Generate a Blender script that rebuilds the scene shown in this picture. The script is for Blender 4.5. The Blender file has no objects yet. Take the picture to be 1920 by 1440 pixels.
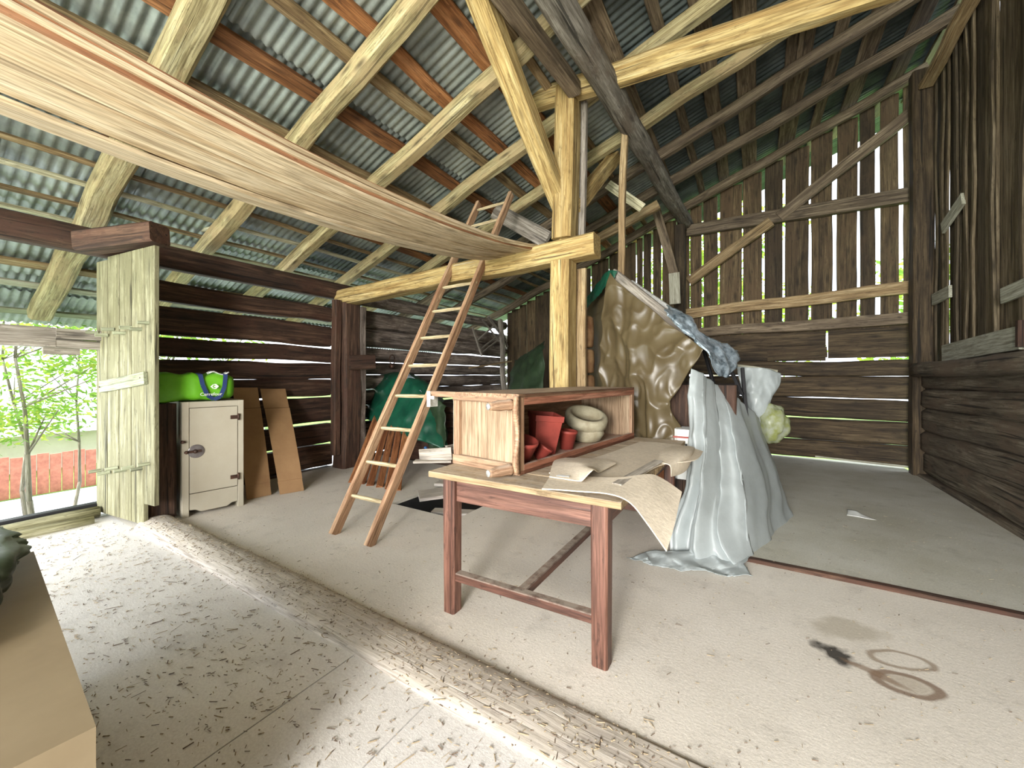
import bpy, math, random
from mathutils import Vector, Matrix, noise
R = random.Random(7)
sc = bpy.context.scene
C = sc.collection
# ---------------------------------------------------------------- camera
CH = 1.3; YAW = math.radians(31.4); FPX = 740.0; YH = 705.0
cam = bpy.data.cameras.new('camera'); co = bpy.data.objects.new('camera', cam); C.objects.link(co)
cam.sensor_width = 36; cam.lens = FPX/1920*36; cam.shift_y = -15/1920; cam.clip_start = .02
co.location = (0, 0, CH); co.rotation_euler = (math.pi/2, 0, YAW)
sc.camera = co
# ---------------------------------------------------------------- world / sky
w = bpy.data.worlds.new('sky'); sc.world = w; w.use_nodes = True
nt = w.node_tree; nt.nodes.clear()
o = nt.nodes.new('ShaderNodeOutputWorld'); b = nt.nodes.new('ShaderNodeBackground')
tc = nt.nodes.new('ShaderNodeTexCoord'); nz = nt.nodes.new('ShaderNodeTexNoise'); cr = nt.nodes.new('ShaderNodeValToRGB')
nz.inputs['Scale'].default_value = 2.2; nz.inputs['Detail'].default_value = 5
cr.color_ramp.elements[0].position = .35; cr.color_ramp.elements[0].color = (.72, .84, 1, 1)
cr.color_ramp.elements[1].position = .65; cr.color_ramp.elements[1].color = (1, 1, 1, 1)
nt.links.new(tc.outputs['Generated'], nz.inputs['Vector']); nt.links.new(nz.outputs['Fac'], cr.inputs['Fac'])
nt.links.new(cr.outputs['Color'], b.inputs['Color']); b.inputs['Strength'].default_value = 3.2
nt.links.new(b.outputs['Background'], o.inputs['Surface'])
# ---------------------------------------------------------------- sun, daylight through the openings, added rear fill
def lamp(name, kind, loc, target, energy, col, **kw):
    l = bpy.data.lights.new(name, kind); ob = bpy.data.objects.new(name, l); C.objects.link(ob)
    ob.location = loc; d = Vector(target)-Vector(loc); ob.rotation_euler = d.to_track_quat('-Z', 'Y').to_euler()
    l.energy = energy; l.color = col
    for k, v in kw.items(): setattr(l, k, v)
    return ob
lamp('sun', 'SUN', (0, 0, 20), (3, 5, 12), 6.0, (1, .96, .88), angle=.02)
# the doorway behind the photographer, and a large unseen area lamp added further back as fill
lamp('doorway_daylight', 'AREA', (.1, -3.4, 1.6), (-1.6, 4, 1.0), 270, (1, .95, .88), shape='RECTANGLE', size=.9, size_y=1.2)
lamp('rear_fill', 'AREA', (-.2, -7.5, 2.8), (-1.0, 4, 1.4), 900, (1, .97, .92), shape='RECTANGLE', size=6.5, size_y=3.8)
lamp('garden_opening_daylight', 'AREA', (-5.35, -.35, .85), (-2, 1.2, .2), 38, (.93, .97, 1), shape='RECTANGLE', size=2.6, size_y=1.3)
vs = sc.view_settings; vs.view_transform = 'Standard'; vs.look = 'None'; vs.exposure = 0.3; vs.gamma = 1; vs.use_curve_mapping = False

# ---------------------------------------------------------------- measuring helpers
SN, CS = math.sin(YAW), math.cos(YAW)
def ray(x, y):
    a = (x-960)/FPX; return Vector((-SN+a*CS, CS+a*SN, (YH-y)/FPX))
def onz(x, y, z=0.): r = ray(x, y); t = (z-CH)/r.z; return Vector((r.x*t, r.y*t, z))
def onX(x, y, X): r = ray(x, y); t = X/r.x; return Vector((X, r.y*t, CH+r.z*t))
def onY(x, y, Y): r = ray(x, y); t = Y/r.y; return Vector((r.x*t, Y, CH+r.z*t))
RK = .357
def roofz(X, z0): return z0+RK*(X+5.15)
def farY(X): return 7.45-(X-1.9)*.1064
# ---------------------------------------------------------------- materials
MATS = {}
def nodes(name, rough=.85):
    m = bpy.data.materials.new(name); m.use_nodes = True; t = m.node_tree
    p = t.nodes['Principled BSDF']; p.inputs['Roughness'].default_value = rough
    MATS[name] = m
    return m, t, p
def N(t, typ, **kw):
    n = t.nodes.new(typ)
    for k, v in kw.items():
        if k in n.inputs: n.inputs[k].default_value = v
        else: setattr(n, k, v)
    return n
def ramp(t, fac, stops):
    r = t.nodes.new('ShaderNodeValToRGB'); e = r.color_ramp.elements
    while len(e) < len(stops): e.new(.5)
    for i, (p, c) in enumerate(stops): e[i].position = p; e[i].color = (*c, 1) if len(c) == 3 else c
    t.links.new(fac, r.inputs['Fac']); return r.outputs['Color']
def mix(t, fac, a, b, mode='MIX'):
    n = t.nodes.new('ShaderNodeMix'); n.data_type = 'RGBA'; n.blend_type = mode
    for s, v in ((n.inputs[0], fac), (n.inputs[6], a), (n.inputs[7], b)):
        if isinstance(v, (int, float)): s.default_value = v
        elif isinstance(v, tuple): s.default_value = (*v, 1)[:4]
        else: t.links.new(v, s)
    return n.outputs[2]
def vmul(t, vec, s):
    n = N(t, 'ShaderNodeVectorMath', operation='MULTIPLY'); t.links.new(vec, n.inputs[0]); n.inputs[1].default_value = s; return n.outputs[0]
def math_(t, op, a, b=None):
    n = N(t, 'ShaderNodeMath', operation=op)
    for i, v in enumerate((a, b)):
        if v is None: continue
        if isinstance(v, (int, float)): n.inputs[i].default_value = v
        else: t.links.new(v, n.inputs[i])
    return n.outputs[0]
def noise_(t, vec, scale, detail=5, rough=.6, dist=0.):
    n = N(t, 'ShaderNodeTexNoise', Scale=scale, Detail=detail, Roughness=rough, Distortion=dist); t.links.new(vec, n.inputs['Vector']); return n.outputs['Fac']
G0, G1 = (0, 0, 0), (1, 1, 1)
def wood(name, dark, mid, light, rough=.8, crack=.6, knots=.7, dust=0., stain=.5, bump=.35, blotch=None, var=.35, spots=.5):
    m, t, p = nodes(name, rough)
    at = N(t, 'ShaderNodeAttribute', attribute_name='gc'); rn = N(t, 'ShaderNodeAttribute', attribute_name='rnd')
    g = at.outputs['Vector']
    grain = noise_(t, vmul(t, g, (1.3, 22, 22)), 1., 7, .65, .6)
    col = ramp(t, grain, [(.32, dark), (.5, mid), (.68, light)])
    fib = noise_(t, vmul(t, g, (4, 90, 90)), 1., 3, .7)
    col = mix(t, 1., col, ramp(t, fib, [(.35, (.50, .47, .42)), (.6, (1.12, 1.12, 1.12))]), 'MULTIPLY')
    big = noise_(t, vmul(t, g, (.9, 5, 5)), 1., 4, .6)
    col = mix(t, math_(t, 'MULTIPLY', ramp(t, big, [(.45, G0), (.7, G1)]), stain), col, dark)
    if blotch:
        bl = noise_(t, vmul(t, g, (1.6, 3, 3)), 1.3, 6, .7)
        col = mix(t, math_(t, 'MULTIPLY', ramp(t, bl, [(.48, G0), (.58, G1)]), .75), col, blotch)
    vo = N(t, 'ShaderNodeTexVoronoi', feature='F1'); vo.inputs['Scale'].default_value = 1.
    t.links.new(vmul(t, g, (2.6, 9, 9)), vo.inputs['Vector'])
    kn = ramp(t, vo.outputs['Distance'], [(.06, G1), (.25, G0)])
    col = mix(t, math_(t, 'MULTIPLY', kn, knots), col, tuple(c*.35 for c in dark))
    ck = noise_(t, vmul(t, g, (.55, 26, 26)), 1.3, 3, .5)
    ckm = ramp(t, ck, [(.63, G0), (.66, G1)])
    col = mix(t, math_(t, 'MULTIPLY', ckm, crack), col, tuple(c*.2 for c in dark))
    sp = noise_(t, vmul(t, g, (9, 34, 34)), 1., 4, .7)
    col = mix(t, math_(t, 'MULTIPLY', ramp(t, sp, [(.60, G0), (.66, G1)]), spots), col, tuple(c*.4 for c in dark))
    # each piece of timber has its own tone
    v = math_(t, 'ADD', math_(t, 'MULTIPLY', rn.outputs['Fac'], var), 1-var/2)
    hs = N(t, 'ShaderNodeHueSaturation'); t.links.new(col, hs.inputs['Color']); t.links.new(v, hs.inputs['Value']); col = hs.outputs['Color']
    if dust:
        ge = N(t, 'ShaderNodeNewGeometry'); sx = N(t, 'ShaderNodeSeparateXYZ'); t.links.new(ge.outputs['Normal'], sx.inputs[0])
        dn = noise_(t, ge.outputs['Position'], 14, 6, .75)
        up = math_(t, 'MULTIPLY', ramp(t, sx.outputs['Z'], [(.5, G0), (.9, G1)]), ramp(t, dn, [(.3, G0), (.55, G1)]))
        col = mix(t, math_(t, 'MULTIPLY', up, dust), col, (.62, .56, .47))
    t.links.new(col, p.inputs['Base Color'])
    bp = N(t, 'ShaderNodeBump', Strength=bump, Distance=.012)
    hgt = math_(t, 'SUBTRACT', grain, math_(t, 'MULTIPLY', ckm, .8)); t.links.new(hgt, bp.inputs['Height']); t.links.new(bp.outputs[0], p.inputs['Normal'])
    return m
wood('wood_yellow', (.26, .15, .045), (.50, .37, .15), (.66, .54, .28), crack=.8, knots=.6, stain=.45, var=.2)
wood('wood_rafter', (.20, .15, .07), (.44, .38, .20), (.58, .53, .33), crack=.5, knots=.85, stain=.45, bump=.5, blotch=(.42, .32, .17))
wood('wood_tail', (.36, .33, .2), (.6, .58, .40), (.78, .76, .58), crack=.4, knots=.5, stain=.3)
wood('wood_orange', (.12, .045, .015), (.33, .14, .05), (.47, .23, .10), crack=.7, knots=.7, stain=.6, var=.35)
wood('wood_lath', (.16, .10, .05), (.34, .24, .12), (.5, .4, .24), crack=.6, var=.5)
wood('wood_darkroof', (.07, .05, .035), (.19, .145, .095), (.32, .26, .18), crack=.6, var=.6)
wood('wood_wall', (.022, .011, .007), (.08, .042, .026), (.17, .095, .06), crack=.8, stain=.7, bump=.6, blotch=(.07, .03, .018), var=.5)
wood('wood_greylog', (.09, .07, .06), (.30, .245, .21), (.52, .44, .38), crack=.8, stain=.8, bump=.8, blotch=(.10, .07, .055), var=.4)
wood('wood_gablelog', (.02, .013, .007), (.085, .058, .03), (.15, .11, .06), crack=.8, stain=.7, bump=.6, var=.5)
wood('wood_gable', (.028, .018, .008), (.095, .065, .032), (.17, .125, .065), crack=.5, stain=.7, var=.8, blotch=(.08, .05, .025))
wood('wood_rightboard', (.05, .035, .018), (.125, .095, .055), (.21, .17, .11), crack=.7, stain=.5, var=.7)
wood('wood_rightlog', (.06, .045, .03), (.17, .14, .10), (.28, .24, .18), crack=.8, stain=.7, bump=.9, var=.4, blotch=(.13, .09, .06))
wood('wood_door', (.12, .11, .055), (.29, .28, .165), (.42, .41, .28), crack=.9, knots=.4, stain=.5, var=.3, blotch=(.19, .18, .10))
wood('wood_batten', (.22, .24, .15), (.34, .37, .25), (.44, .47, .34), crack=.4, knots=.3)
wood('wood_fresh', (.44, .32, .18), (.62, .51, .34), (.73, .64, .47), crack=.25, knots=.6, stain=.3, bump=.15, var=.25, spots=.15)
wood('wood_freshred', (.25, .10, .04), (.45, .22, .11), (.62, .36, .2), crack=.5, knots=.4, stain=.5, bump=.2, var=.4)
wood('wood_ladder', (.30, .15, .08), (.54, .34, .20), (.70, .50, .32), crack=.3, knots=.5, stain=.4, var=.2, dust=.3)
wood('wood_rung', (.5, .39, .22), (.64, .54, .34), (.74, .66, .46), crack=.1, knots=.1, stain=.1, var=.1, spots=.1)
wood('wood_table', (.05, .022, .016), (.155, .07, .048), (.27, .135, .095), rough=.5, crack=.4, knots=.3, stain=.6, bump=.2, dust=.5, var=.2)
wood('wood_tabletop', (.24, .16, .08), (.46, .34, .19), (.60, .48, .30), crack=.6, knots=.3, stain=.5, dust=.5, var=.3)
wood('wood_cabinet', (.22, .12, .07), (.39, .24, .145), (.52, .36, .24), rough=.6, crack=.2, knots=.15, stain=.4, bump=.12, dust=.4, var=.2)
wood('wood_cabinetpanel', (.30, .20, .125), (.37, .265, .17), (.45, .34, .23), crack=.05, knots=.1, stain=.3, bump=.08, dust=.2, var=.1, spots=.12)
wood('wood_redpanel', (.20, .07, .04), (.36, .15, .09), (.46, .24, .16), rough=.6, crack=.2, knots=.1, stain=.3, bump=.1, dust=.6)
wood('wood_slat', (.14, .045, .015), (.36, .14, .05), (.52, .25, .11), crack=.5, stain=.7, var=.5)
wood('wood_grey', (.14, .12, .10), (.32, .29, .25), (.48, .45, .4), crack=.6, stain=.5, var=.3, dust=.3)
wood('wood_purlin', (.09, .08, .065), (.28, .26, .225), (.46, .44, .39), crack=.8, stain=.6, bump=.8, blotch=(.13, .10, .075), var=.1)
wood('wood_pale', (.34, .33, .25), (.5, .5, .4), (.62, .62, .52), crack=.3, knots=.2, stain=.3)
wood('bark', (.18, .15, .12), (.38, .34, .28), (.52, .48, .42), crack=.3, bump=.8)
def plain(name, col, rough=.6, col2=None, scale=6, bump=.1, metal=0., lo=.35, hi=.65, trans=0.):
    m, t, p = nodes(name, rough)
    ge = N(t, 'ShaderNodeNewGeometry')
    n = noise_(t, ge.outputs['Position'], scale, 6, .65)
    c2 = col2 or tuple(c*.75 for c in col)
    t.links.new(ramp(t, n, [(lo, c2), (hi, col)]), p.inputs['Base Color']); p.inputs['Metallic'].default_value = metal
    bp = N(t, 'ShaderNodeBump', Strength=bump, Distance=.01); t.links.new(n, bp.inputs['Height']); t.links.new(bp.outputs[0], p.inputs['Normal'])
    if trans:
        tr = N(t, 'ShaderNodeBsdfTranslucent'); tr.inputs['Color'].default_value = (*col, 1)
        mx = N(t, 'ShaderNodeMixShader'); mx.inputs[0].default_value = trans
        t.links.new(p.outputs[0], mx.inputs[1]); t.links.new(tr.outputs[0], mx.inputs[2]); t.links.new(mx.outputs[0], t.nodes['Material Output'].inputs['Surface'])
    return m
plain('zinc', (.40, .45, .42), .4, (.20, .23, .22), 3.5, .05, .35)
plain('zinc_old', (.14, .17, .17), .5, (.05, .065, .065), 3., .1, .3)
plain('enamel', (.50, .47, .38), .4, (.45, .41, .32), 3, .02)
plain('steel', (.42, .4, .42), .35, (.28, .26, .28), 30, .05, .8)
plain('iron', (.05, .035, .03), .5, (.12, .06, .04), 20, .2, .5)
plain('chrome_white', (.75, .75, .72), .3, (.45, .45, .42), 40, .1, .5)
plain('cardboard', (.38, .23, .11), .85, (.30, .17, .08), 3, .05)
plain('cardboard_edge', (.16, .07, .03), .9)
plain('felt', (.76, .67, .53), .95, (.64, .56, .44), 45, .25)
plain('cream_board', (.25, .195, .115), .7, (.20, .15, .085), 2.2, .03)
plain('bag_green', (.16, .50, .02), .4, (.12, .40, .015), 5, .1)
plain('bag_dark', (.02, .045, .17), .6)
plain('white_print', (.85, .88, .85), .5, (.8, .82, .8))
plain('tarp_green', (.008, .085, .045), .38, (.005, .05, .03), 7, .3)
plain('tarp_dark', (.03, .055, .025), .45, (.015, .028, .014), 6, .3)
plain('tarp_brown', (.125, .097, .05), .36, (.085, .062, .03), 2.5, .08)
plain('tarp_silver', (.52, .62, .70), .28, (.07, .10, .12), 14, .6, .3)
plain('plastic_white', (.60, .655, .66), .3, (.50, .55, .55), 7, .3, trans=.35)
plain('plastic_yellow', (.40, .44, .14), .3, (.62, .66, .56), 14, .4, trans=.5)
plain('pot_red', (.33, .055, .04), .55, (.24, .04, .03), 12, .1)
plain('pot_cream', (.45, .42, .30), .6, (.30, .26, .17), 10, .1)
plain('black_cloth', (.012, .012, .014), .7)
plain('trunk_brown', (.30, .19, .09), .6, (.12, .05, .02), 5, .2)
plain('straw', (.44, .36, .24), .9, (.2, .15, .09), 60, .1)
plain('straw_dark', (.19, .14, .10), .9, (.10, .07, .05), 60, .1)
plain('road', (.62, .64, .68), .8, (.5, .52, .56), 1.2, .02)
plain('grass', (.20, .36, .06), .9, (.10, .2, .03), 3, .3)
plain('fence_red', (.50, .20, .13), .8, (.34, .12, .08), 8, .1)
plain('roof_tile', (.6, .62, .66), .7, (.5, .52, .56), 3, .05)
plain('plaster', (.75, .72, .66), .9, (.66, .62, .56), 2)
plain('leaf', (.26, .46, .07), .6, (.12, .28, .03), 2.5, .05, trans=.45)
plain('leaf_yellow', (.46, .58, .09), .6, (.28, .42, .05), 2.5, .05, trans=.5)
plain('ochre_wall', (.34, .24, .12), .8, (.2, .13, .06), 5, .2)
plain('blue_plastic', (.06, .2, .5), .4)
plain('earth', (.05, .035, .02), .9)
# floor: dusty boards, specks of chaff, water and soot stains with shapes of their own
def floor_mat(name, base, base2, speck, stains=()):
    m, t, p = nodes(name, .9)
    ge = N(t, 'ShaderNodeNewGeometry'); pos = ge.outputs['Position']
    n1 = noise_(t, pos, 1.6, 6, .6); col = ramp(t, n1, [(.3, base2), (.65, base)])
    n2 = noise_(t, vmul(t, pos, (34, 60, 30)), 1., 6, .75); sp = ramp(t, n2, [(.60, G0), (.72, G1)])
    col = mix(t, math_(t, 'MULTIPLY', sp, speck), col, (.22, .17, .12))
    n3 = noise_(t, pos, 95, 3, .8); col = mix(t, .35, col, ramp(t, n3, [(.3, tuple(c*.6 for c in base)), (.7, tuple(min(1, c*1.25) for c in base))]))
    n5 = noise_(t, pos, 4.5, 7, .7); col = mix(t, math_(t, 'MULTIPLY', ramp(t, n5, [(.55, G0), (.75, G1)]), .5), col, tuple(c*.6 for c in base2))
    for (cx, cy, rx, ry, a, r0, r1, dist, c, s) in stains:
        wv = N(t, 'ShaderNodeTexNoise', Scale=9., Detail=4.); t.links.new(pos, wv.inputs['Vector'])
        ad = N(t, 'ShaderNodeVectorMath', operation='ADD'); t.links.new(pos, ad.inputs[0])
        sc_ = N(t, 'ShaderNodeVectorMath', operation='SCALE'); sc_.inputs[3].default_value = dist
        sb = N(t, 'ShaderNodeVectorMath', operation='SUBTRACT'); t.links.new(wv.outputs['Color'], sb.inputs[0]); sb.inputs[1].default_value = (.5, .5, .5)
        t.links.new(sb.outputs[0], sc_.inputs[0]); t.links.new(sc_.outputs[0], ad.inputs[1])
        mp = N(t, 'ShaderNodeMapping', vector_type='TEXTURE'); t.links.new(ad.outputs[0], mp.inputs['Vector'])
        mp.inputs['Location'].default_value = (cx, cy, 0); mp.inputs['Rotation'].default_value = (0, 0, a); mp.inputs['Scale'].default_value = (rx, ry, 1e3)
        ln = N(t, 'ShaderNodeVectorMath', operation='LENGTH'); t.links.new(mp.outputs[0], ln.inputs[0])
        if r0 > 0: mk = ramp(t, ln.outputs['Value'], [(max(0, r0-.12), G0), (r0, G1), (r1, G1), (min(1, r1+.12), G0)])
        else: mk = ramp(t, ln.outputs['Value'], [(0, G1), (r1*.6, G1), (r1, G0)])
        col = mix(t, math_(t, 'MULTIPLY', mk, s), col, c)
    t.links.new(col, p.inputs['Base Color'])
    bp = N(t, 'ShaderNodeBump', Strength=.3, Distance=.006); hh = math_(t, 'ADD', n2, math_(t, 'MULTIPLY', n3, .5)); t.links.new(hh, bp.inputs['Height']); t.links.new(bp.outputs[0], p.inputs['Normal'])
def fz(x, y): v = onz(x, y); return v.x, v.y
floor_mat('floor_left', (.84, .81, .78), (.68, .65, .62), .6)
S1, S2, S3, S4, S5 = fz(1565, 1225), fz(1700, 1283), fz(1690, 1238), fz(1640, 1262), fz(1590, 1180)
floor_mat('floor_main', (.80, .75, .67), (.66, .61, .53), .4, [
    (S5[0], S5[1], .22, .13, .4, 0, .9, .15, (.42, .37, .28), .6),
    (S1[0], S1[1], .115, .075, -.5, 0, .95, .16, (.03, .025, .02), .95),
    (S2[0], S2[1], .135, .085, .2, .66, .85, .03, (.22, .14, .09), .85),
    (S2[0], S2[1], .125, .08, .2, 0, .8, .03, (.40, .33, .24), .5),
    (S3[0], S3[1], .145, .075, .3, .74, .85, .04, (.26, .18, .11), .7),
    (S4[0], S4[1], .15, .03, -.4, 0, .9, .05, (.25, .16, .10), .7)])
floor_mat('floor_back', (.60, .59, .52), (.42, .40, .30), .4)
# ---------------------------------------------------------------- mesh builder
WL = {}
class MB:
    def __init__(s, M=None): s.v = []; s.f = []; s.g = []; s.r = []; s.m = []; s.M = M
    def add(s, vs, fs, gs, rnd, mi=0, sm=False):
        k = len(s.v)
        for v in vs:
            v = Vector(v); s.v.append(s.M @ v if s.M else v)
        s.g += gs; s.r += [rnd]*len(vs)
        for f in fs: s.f.append([i+k for i in f]); s.m.append((mi, sm))
        return s
    def beam(s, p0, p1, w, h, up=(0, 0, 1), n=None, jit=0., bev=.12, taper=1., mi=0, bow=0., rnd=None, sm=False):
        """squared timber between two points: w across, h along 'up'"""
        p0, p1 = Vector(p0), Vector(p1); d = p1-p0; L = d.length; d.normalize(); up = Vector(up)
        sx = d.cross(up)
        if sx.length < 1e-3: sx = d.cross(Vector((1, 0, 0)))
        sx.normalize(); uz = sx.cross(d).normalized()
        n = n or (max(1, int(L/.25)) if jit else 1); off = Vector((R.uniform(-50, 50), R.uniform(-50, 50), R.uniform(-50, 50)))
        bv = min(w, h)*bev; prof = [(-w/2+bv, -h/2), (w/2-bv, -h/2), (w/2, -h/2+bv), (w/2, h/2-bv), (w/2-bv, h/2), (-w/2+bv, h/2), (-w/2, h/2-bv), (-w/2, -h/2+bv)]
        if bev == 0: prof = [(-w/2, -h/2), (w/2, -h/2), (w/2, h/2), (-w/2, h/2)]
        P = len(prof); vs = []; gs = []
        for i in range(n+1):
            q = i/n; k = 1+(taper-1)*q; c = p0+d*(L*q)+uz*bow*4*q*(1-q)
            if jit: c = c+(sx*noise.noise(off+Vector((q*L*1.1, 0, 0)))+uz*noise.noise(off+Vector((q*L*1.1, 9, 0))))*jit*1.2
            for j, (a, b_) in enumerate(prof):
                jj = 1+(noise.noise(off+Vector((q*L*3, j*2.3, 3)))*jit*4 if jit else 0)
                vs.append(c+sx*a*k*jj+uz*b_*k*jj); gs.append(tuple(off+Vector((q*L, a, b_))))
        fs = [[i*P+j, i*P+(j+1) % P, (i+1)*P+(j+1) % P, (i+1)*P+j] for i in range(n) for j in range(P)]
        fs += [list(range(P))[::-1], [n*P+j for j in range(P)]]
        return s.add(vs, fs, gs, R.random() if rnd is None else rnd, mi, sm)
    def log(s, p0, p1, r0, r1=None, seg=12, n=None, jit=.06, mi=0, squash=1., rnd=None, flat=None):
        p0, p1 = Vector(p0), Vector(p1); d = p1-p0; L = d.length; d.normalize(); r1 = r1 or r0
        sx = d.cross(Vector((0, 0, 1)))
        if sx.length < 1e-3: sx = Vector((1, 0, 0))
        sx.normalize(); uz = sx.cross(d).normalized(); n = n or max(2, int(L/.22))
        off = Vector((R.uniform(-50, 50), R.uniform(-50, 50), R.uniform(-50, 50))); vs = []; gs = []
        for i in range(n+1):
            q = i/n; r = r0+(r1-r0)*q; c = p0+d*L*q+(sx*noise.noise(off+Vector((q*L*.8, 0, 0)))+uz*noise.noise(off+Vector((q*L*.8, 9, 0))))*r*jit*3
            for j in range(seg):
                a = j/seg*2*math.pi; rr = r*(1+noise.noise(off+Vector((q*L*2.2, math.cos(a)*1.2, math.sin(a)*1.2)))*jit*3)
                x, z = math.cos(a)*rr*squash, math.sin(a)*rr
                if flat: z = max(-flat*r, min(flat*r, z))
                vs.append(c+sx*x+uz*z); gs.append(tuple(off+Vector((q*L, x, z))))
        fs = [[i*seg+j, i*seg+(j+1) % seg, (i+1)*seg+(j+1) % seg, (i+1)*seg+j] for i in range(n) for j in range(seg)]
        k = len(s.f); s.add(vs, fs, gs, R.random() if rnd is None else rnd, mi, True); kk = len(s.v)-len(vs)
        s.f.append([kk+j for j in range(seg)][::-1]); s.m.append((mi, False)); s.f.append([kk+n*seg+j for j in range(seg)]); s.m.append((mi, False))
        return s
    def box(s, lo, hi, mi=0, axis=0, bev=0., rnd=None):
        lo, hi = Vector(lo), Vector(hi); c = (lo+hi)/2; e = hi-lo
        if axis == 0: return s.beam((lo.x, c.y, c.z), (hi.x, c.y, c.z), e.y, e.z, bev=bev, mi=mi, rnd=rnd)
        if axis == 1: return s.beam((c.x, lo.y, c.z), (c.x, hi.y, c.z), e.x, e.z, bev=bev, mi=mi, rnd=rnd)
        return s.beam((c.x, c.y, lo.z), (c.x, c.y, hi.z), e.x, e.y, up=(0, 1, 0), bev=bev, mi=mi, rnd=rnd)
    def grid(s, fn, nu, nv, thick=0., mi=0, sm=True, rnd=None):
        vs = [Vector(fn(i/nu, j/nv)) for i in range(nu+1) for j in range(nv+1)]; W = nv+1
        off = Vector((R.uniform(-50, 50), R.uniform(-50, 50), 0))
        fs = [[i*W+j, (i+1)*W+j, (i+1)*W+j+1, i*W+j+1] for i in range(nu) for j in range(nv)]
        gs = [tuple(v+off) for v in vs]
        if thick:
            nr = [Vector((0, 0, 0)) for _ in vs]
            for f in fs:
                nn = (vs[f[2]]-vs[f[0]]).cross(vs[f[3]]-vs[f[1]])
                for i in f: nr[i] += nn
            K = len(vs); v2 = [v-n_.normalized()*thick if n_.length else v for v, n_ in zip(vs, nr)]
            fs = fs+[[a+K for a in f[::-1]] for f in fs]
            bd = [i*W for i in range(nu+1)]+[nu*W+j for j in range(1, nv+1)]+[i*W+nv for i in range(nu-1, -1, -1)]+[j for j in range(nv-1, 0, -1)]
            for a, b_ in zip(bd, bd[1:]+bd[:1]): fs.append([b_, a, a+K, b_+K])
            vs = vs+v2; gs = gs+gs
        return s.add(vs, fs, gs, R.random() if rnd is None else rnd, mi, sm)
    def lathe(s, p0, p1, prof, seg=16, mi=0, sq=1.):
        """prof: list of (t along, radius)"""
        p0, p1 = Vector(p0), Vector(p1); d = (p1-p0); L = d.length; d.normalize(); sx = d.cross(Vector((0, 0, 1)))
        if sx.length < 1e-3: sx = Vector((1, 0, 0))
        sx.normalize(); uz = sx.cross(d).normalized(); vs = []; gs = []
        for (q, r) in prof:
            for j in range(seg):
                a = j/seg*2*math.pi; vs.append(p0+d*L*q+(sx*math.cos(a)*sq+uz*math.sin(a))*r); gs.append((q*L, math.cos(a)*r, math.sin(a)*r))
        n = len(prof)-1
        fs = [[i*seg+j, i*seg+(j+1) % seg, (i+1)*seg+(j+1) % seg, (i+1)*seg+j] for i in range(n) for j in range(seg)]
        fs += [list(range(seg))[::-1], [n*seg+j for j in range(seg)]]
        return s.add(vs, fs, gs, R.random(), mi, True)
    def build(s, name, mats, parent=None, label=None, cat=None, group=None, kind=None, fix=True):
        me = bpy.data.meshes.new(name)
        lo = [min(v[i] for v in s.v) for i in range(3)]; hi = [max(v[i] for v in s.v) for i in range(3)]
        o_ = Vector(((lo[0]+hi[0])/2, (lo[1]+hi[1])/2, lo[2]))
        me.from_pydata([v-o_ for v in s.v], [], s.f)
        for m_ in (mats if isinstance(mats, (list, tuple)) else [mats]): me.materials.append(MATS[m_])
        me.polygons.foreach_set('material_index', [a for a, _ in s.m]); me.polygons.foreach_set('use_smooth', [b_ for _, b_ in s.m])
        a = me.attributes.new('gc', 'FLOAT_VECTOR', 'POINT'); a.data.foreach_set('vector', [c for g in s.g for c in g])
        a = me.attributes.new('rnd', 'FLOAT', 'POINT'); a.data.foreach_set('value', s.r)
        me.update()
        ob = bpy.data.objects.new(name, me); C.objects.link(ob); WL[ob.name] = o_
        ob.location = o_
        if parent: ob.parent = parent; ob.location = o_-WL[parent.name]
        tag(ob, label, cat, group, kind); return ob
def tag(o, label=None, cat=None, group=None, kind=None):
    for k, v in (('label', label), ('category', cat), ('group', group), ('kind', kind)):
        if v: o[k] = v
def empty(name, loc, label, cat, group=None):
    o = bpy.data.objects.new(name, None); C.objects.link(o); o.location = loc; o.empty_display_size = .1
    WL[o.name] = Vector(loc); tag(o, label, cat, group); return o
def frame(origin, x, y):
    x = Vector(x).normalized(); y = Vector(y).normalized(); z = x.cross(y).normalized(); y = z.cross(x)
    M = Matrix.Identity(4)
    for i, a in enumerate((x, y, z)): M[0][i], M[1][i], M[2][i] = a
    M[0][3], M[1][3], M[2][3] = origin
    return M
def cat1(P, t):
    """Catmull-Rom through a list of points"""
    n = len(P)-1; x = min(max(t, 0), 1)*n; i = min(int(x), n-1); f = x-i
    a, b_, c, d = P[max(i-1, 0)], P[i], P[i+1], P[min(i+2, n)]
    return b_+(c-a)*(.5*f)+(a*2-b_*5+c*4-d)*(.5*f*f)+(b_*3-a-c*3+d)*(.5*f*f*f)
def sheet(rows, amp=.02, fr=3., seed=0, ridge=0., pleat=0., pf=5.):
    rows = [[Vector(p) for p in r] for r in rows]
    def fn(u, v):
        p = cat1([cat1(r, u) for r in rows], v); q = Vector((p.x*fr+seed, p.y*fr, p.z*fr*.7))
        d = Vector((noise.noise(q), noise.noise(q+Vector((7, 3, 1))), noise.noise(q+Vector((1, 9, 4)))*.5))*amp
        if ridge:
            k = 1-abs(noise.noise(q*1.7+Vector((3, 3, seed)))*2); k2 = 1-abs(noise.noise(q*3.3+Vector((9, 1, seed)))*2)
            d += Vector((-.3, -1, .1))*(max(0, k)**1.5*ridge+max(0, k2)**3*ridge*.35)
        if pleat:
            w_ = u*pf+noise.noise(Vector((u*2, v*1.5, seed)))*1.1; d += Vector((-.45, -.9, 0))*(.5*math.sin(w_*2*math.pi)+.22*math.sin(w_*4.6*math.pi+1))*pleat*min(1, .35+v)
        return p+d
    return fn
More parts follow.
